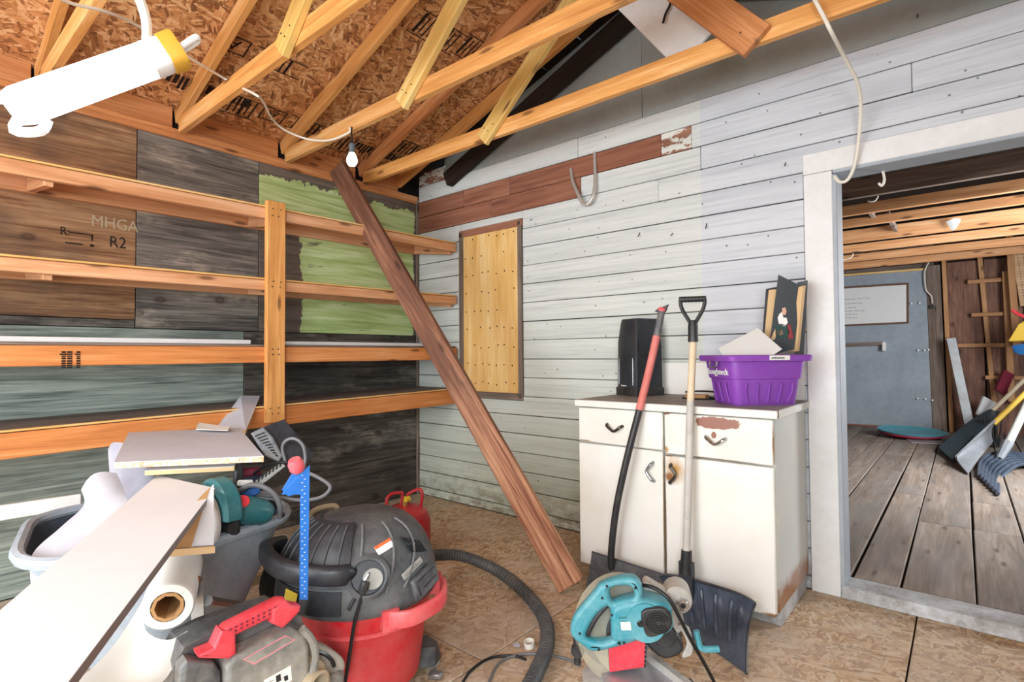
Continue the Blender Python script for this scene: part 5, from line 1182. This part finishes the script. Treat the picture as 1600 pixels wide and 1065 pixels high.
slab('surface',[(1.96,YF-.094,1.545),(2.885,YF-.094,1.56),(2.895,YF-.094,2.09),(1.96,YF-.094,2.10)],.008,'whiteboard',parent=wbd)
for a,b_,d_ in (((1.95,YF-.10,2.105),(2.92,YF-.10,2.095),(0,0,1)),((1.95,YF-.10,1.54),(2.91,YF-.10,1.55),(0,0,1)),((2.90,YF-.10,1.54),(2.91,YF-.10,2.10),(1,0,0))): board('frame',a,b_,.024,.02,d_,'frame_brown',wbd)
for k,(wd_,z) in enumerate(((.36,1.93),(.28,1.86),(.22,1.80),(.30,1.75),(.22,1.70),(.18,1.65))):
    b=B(); x_=2.08
    while x_<2.08+wd_:
        l_=random.uniform(.02,.06); b.box((x_+l_/2,YF-.1035,z+random.uniform(-.004,.004)),(l_,.001,.007)); x_+=l_+random.uniform(.008,.02)
    tag(b.build('handwriting','ink_faint',wbd),kind='stuff')
# wires on the far wall
tag(B().tube(smooth_pts([at(1300,408,1,YF-.03),at(1360,409,1,YF-.03),at(1400,403,1,YF-.03),at(1440,391,1,YF-.03),at(1465,391,1,YF-.03)],4),.009,6).build('wall_wire','cord_grey'),'grey wire sagging along the workshop wall above the door','wire')
tag(B().tube(smooth_pts([at(1456,391,1,YF-.1),at(1452,408,1,YF-.1),at(1445,424,1,YF-.1),at(1447,452,1,YF-.1),at(1455,462,1,YF-.1),at(1457,474,1,YF-.1)],4),.009,6).build('switch_wire','cord_white'),'pale wire running down the wooden post beside the door','wire')
p=at(1455,479,1,YF-.06); tag(B().lathe([(0,-.02),(.03,-.02),(.03,.01),(.02,.02),(0,.02)],12,M4.Translation(p)@M4.Rotation(PI/2,4,'X'),cap=False).build('outlet_knob','black_plastic'),'black round switch on the wooden post beside the door','switch')
for cpts,lb in (([(1378,262),(1382,280),(1378,290),(1373,286)],'white cable end hooked under the doorway head'),([(1372,306),(1368,313),(1360,315),(1356,314)],'short pale wire curl on the first orange joist'),([(1333,396),(1330,402),(1318,406),(1308,408)],'short pale wire end below the last joist')):
    yy={0:.11,1:2.25,2:4.2}[0 if 'hooked' in lb else 1 if 'first' in lb else 2]
    tag(B().tube(smooth_pts([at(a,c,1,yy) for a,c in cpts],4),.006,6).build('wire_curl','cord_white'),lb,'wire')
p=at(1491,350,1,3.55); tag(B().hull([p+V((a,random.uniform(-.02,.0),c)) for a,c in ((-.06,.03),(0,.05),(.05,.04),(.02,0),(.01,-.05),(-.02,-.06),(-.01,.0),(.04,.01))]).build('white_rag','paper'),'scrap of white rag stuck on a workshop joist','rag')
# pipe, things leaning by the wall
tag(board('grey_pipe_board',at(1486,528,1,6.25),V((3.545,6.15,F2+.02)),.10,.06,(1,0,0),'rough_grey'),'weathered grey post leaning against the workshop studs','post').data.materials[0]=MT['galv']
pg=empty('pegboard',(4.1,YF-.2,1.7),'tan pegboard panel hanging at the right edge beyond the doorway','pegboard')
p0=at(1581,394,1,YF-.2); p1=at(1594,478,1,YF-.2)
slab('panel',[(p0.x,YF-.2,p0.z),(p0.x+.6,YF-.2,p0.z+.03),(p0.x+.65,YF-.2,p1.z),(p1.x,YF-.2,p1.z)],-.008,'pegboard',parent=pg)
b=B()
for i in range(8):
    for j in range(20): b.box((p0.x+.05+i*.05+j*.003,YF-.2095,p0.z-.04-j*.034),(.010,.001,.010))
tag(b.build('peg_holes','peg_hole',pg),kind='stuff')
p=at(1592,520,1,5.6); b=B(); b.hull([p+V((a,random.uniform(-.05,.05),c)) for a,c in ((-.06,-.10),(-.09,-.09),(.0,.08),(.06,.15),(.2,.18),(.3,.1),(.3,-.08),(.1,-.10),(.0,.1))]); tag(b.build('yellow_bag','yellow_bag'),'bright yellow bag hanging at the right edge of the workshop','bag')
p=at(1594,546,1,5.62); tag(B().hull([p+V((a,random.uniform(-.05,.03),c)) for a,c in ((-.07,.05),(-.05,-.03),(.0,-.06),(.15,-.04),(.2,.06),(.05,.07))]).build('blue_bag','blue_bag'),'blue plastic bag below the yellow bag','bag')
p=at(1585,490,1,5.5); tag(B().tube([p+V((-.02,0,.05)),p+V((.02,0,0)),p+V((.10,0,-.05))],.02,8).build('red_pliers','tool_red'),'red tool handle sticking out above the yellow bag','tool handle')
# round teal and red sled on the floor, clear lid below
dc=at(1424,683,2,F2); dc.y-=.02
ds=empty('round_tray',(dc.x,dc.y,F2),'round tray with teal top and red underside lying on the workshop floor','tray')
MD=M4.Translation((dc.x,dc.y,F2+.03))@M4.Rotation(.03,4,'X')@M4.Rotation(.03,4,'Y')
B().lathe([(0,.045),(.33,.05),(.36,.065),(.365,.06),(.34,.035),(0,.03)],40,MD,cap=False).build('top_dish','disc_teal',ds)
B().lathe([(.345,.037),(.35,.03),(.30,.0),(0,-.005)],40,MD,cap=False).build('under_dish','disc_red',ds)
lc=at(1448,691,2,F2); tag(B().cbox((lc.x,lc.y,F2+.006),(.36,.24,.012),.004,M4.Rotation(.3,4,'Z')).build('clear_lid','clear_plastic'),'clear flat plastic lid under the round tray','lid')
# shovels stacked on the right
def hnd(nm,a,b_,r,mat,par): return B().tube([a,a+(b_-a)*.5,b_],r,10).build(nm,mat,par)
# dark teal broad shovel
Y1=4.4
s3=empty('broad_shovel',at(1480,712,2,F2),'dark teal shovel with ribbed back standing against the workshop wall','shovel')
K=[at(1470,700,1,Y1-.05),at(1546,640,1,Y1+.25),at(1562,642,1,Y1+.30),at(1492,718,1,Y1-.05)]
K=[at(1469,702,2,F2+.03),deep(1545,641,6.6),deep(1561,645,6.6),at(1490,722,2,F2+.01)]
def t3(u,v): p=(K[0]+(K[3]-K[0])*v)*(1-u)+(K[1]+(K[2]-K[1])*v)*u; return p+_u*.03*math.sin(PI*u)
B().sheet(t3,12,6,.05).build('blade','shovel_teal',s3)
for k in range(4):
    a,b_=t3(.12+.2*k,.5),t3(.25+.2*k,.5); B().tube([a-_f*.035,b_-_f*.035],.022,6).build('rib','shovel_navy',s3)
hnd('handle',deep(1550,642,6.6),deep(1650,545,6.25),.024,'shovel_wood',s3)
# grey curved shovel with yellow handle
s4=empty('grey_shovel',at(1510,740,2,F2),'grey scoop shovel with a yellow handle leaning right of the teal shovel','shovel')
K4=[at(1494,712,2,F2+.10),deep(1556,655,5.6),deep(1550,690,5.5),at(1512,740,2,F2+.01)]
def t4(u,v): p=(K4[0]+(K4[3]-K4[0])*v)*(1-u)+(K4[1]+(K4[2]-K4[1])*v)*u; return p+_f*.10*math.sin(PI*v)*(1-u*.6)+_r*.05*math.sin(PI*v)*(1-u)
B().sheet(t4,14,10,.02).build('blade','shovel_grey',s4)
hnd('handle',deep(1552,662,5.6),deep(1660,558,5.6),.026,'handle_yellow',s4)
# black ribbed scoop in front
s5=empty('black_scoop_shovel',at(1560,770,2,F2),'black ribbed snow scoop with a white handle at the right edge of the workshop','snow shovel')
Ys=3.1
e0=at(1528,742,2,F2+.02); e1=at(1558,774,2,F2+.01); dxy=(e1-e0)
cA=[at(1528,742,2,F2+.02),deep(1530,722,5.05),deep(1545,709,5.2),deep(1575,706,5.4),deep(1640,716,5.5)]
cB=[at(1559,774,2,F2+.01),deep(1563,752,4.6),deep(1578,736,4.75),deep(1605,726,4.9),deep(1670,735,5.0)]
qa,qb=smooth_pts(cA,6),smooth_pts(cB,6); n5=len(qa)-1
def t5(u,v): return qa[round(u*n5)]*(1-v)+qb[round(u*n5)]*v
B().sheet(t5,n5,10,.012).build('blade','shovel_black',s5)
for k in range(7):
    v_=.04+k*.153; B().tube([t5(j/n5,v_)+V((0,0,.008))-_f*.008 for j in range(n5+1)],.014,6).build('rib','shovel_navy',s5)
hnd('handle',deep(1572,700,5.1),deep(1620,600,5.3),.034,'handle_white',s5)
B().tube([deep(1562,716,5.05),deep(1576,690,5.08)],[.03,.045],8).build('socket','shovel_grey',s5)
tag(board('red_dustpan',deep(1562,612,6.7),deep(1575,582,6.8),.12,.05,_r,'dustpan_red'),'dark red flat board behind the shovel handles','board')
tag(board('white_scraper',deep(1535,652,6.8),deep(1546,624,6.85),.17,.03,_r,'white_trim'),'white scraper blade behind the dark teal shovel','scraper')
b=B()
bo=deep(1552,690,6.0)
for k in range(26): 
    a_=bo+_r*random.uniform(-.05,.16)+_f*random.uniform(0,.2); a_.z=random.uniform(F2+.12,F2+.4); b.tube([a_,V((a_.x+random.uniform(-.05,.05),a_.y,F2+.01))],.008,5)
tag(b.build('broom_bristles','black_plastic'),'black broom bristles behind the grey shovel','broom',kind='stuff')
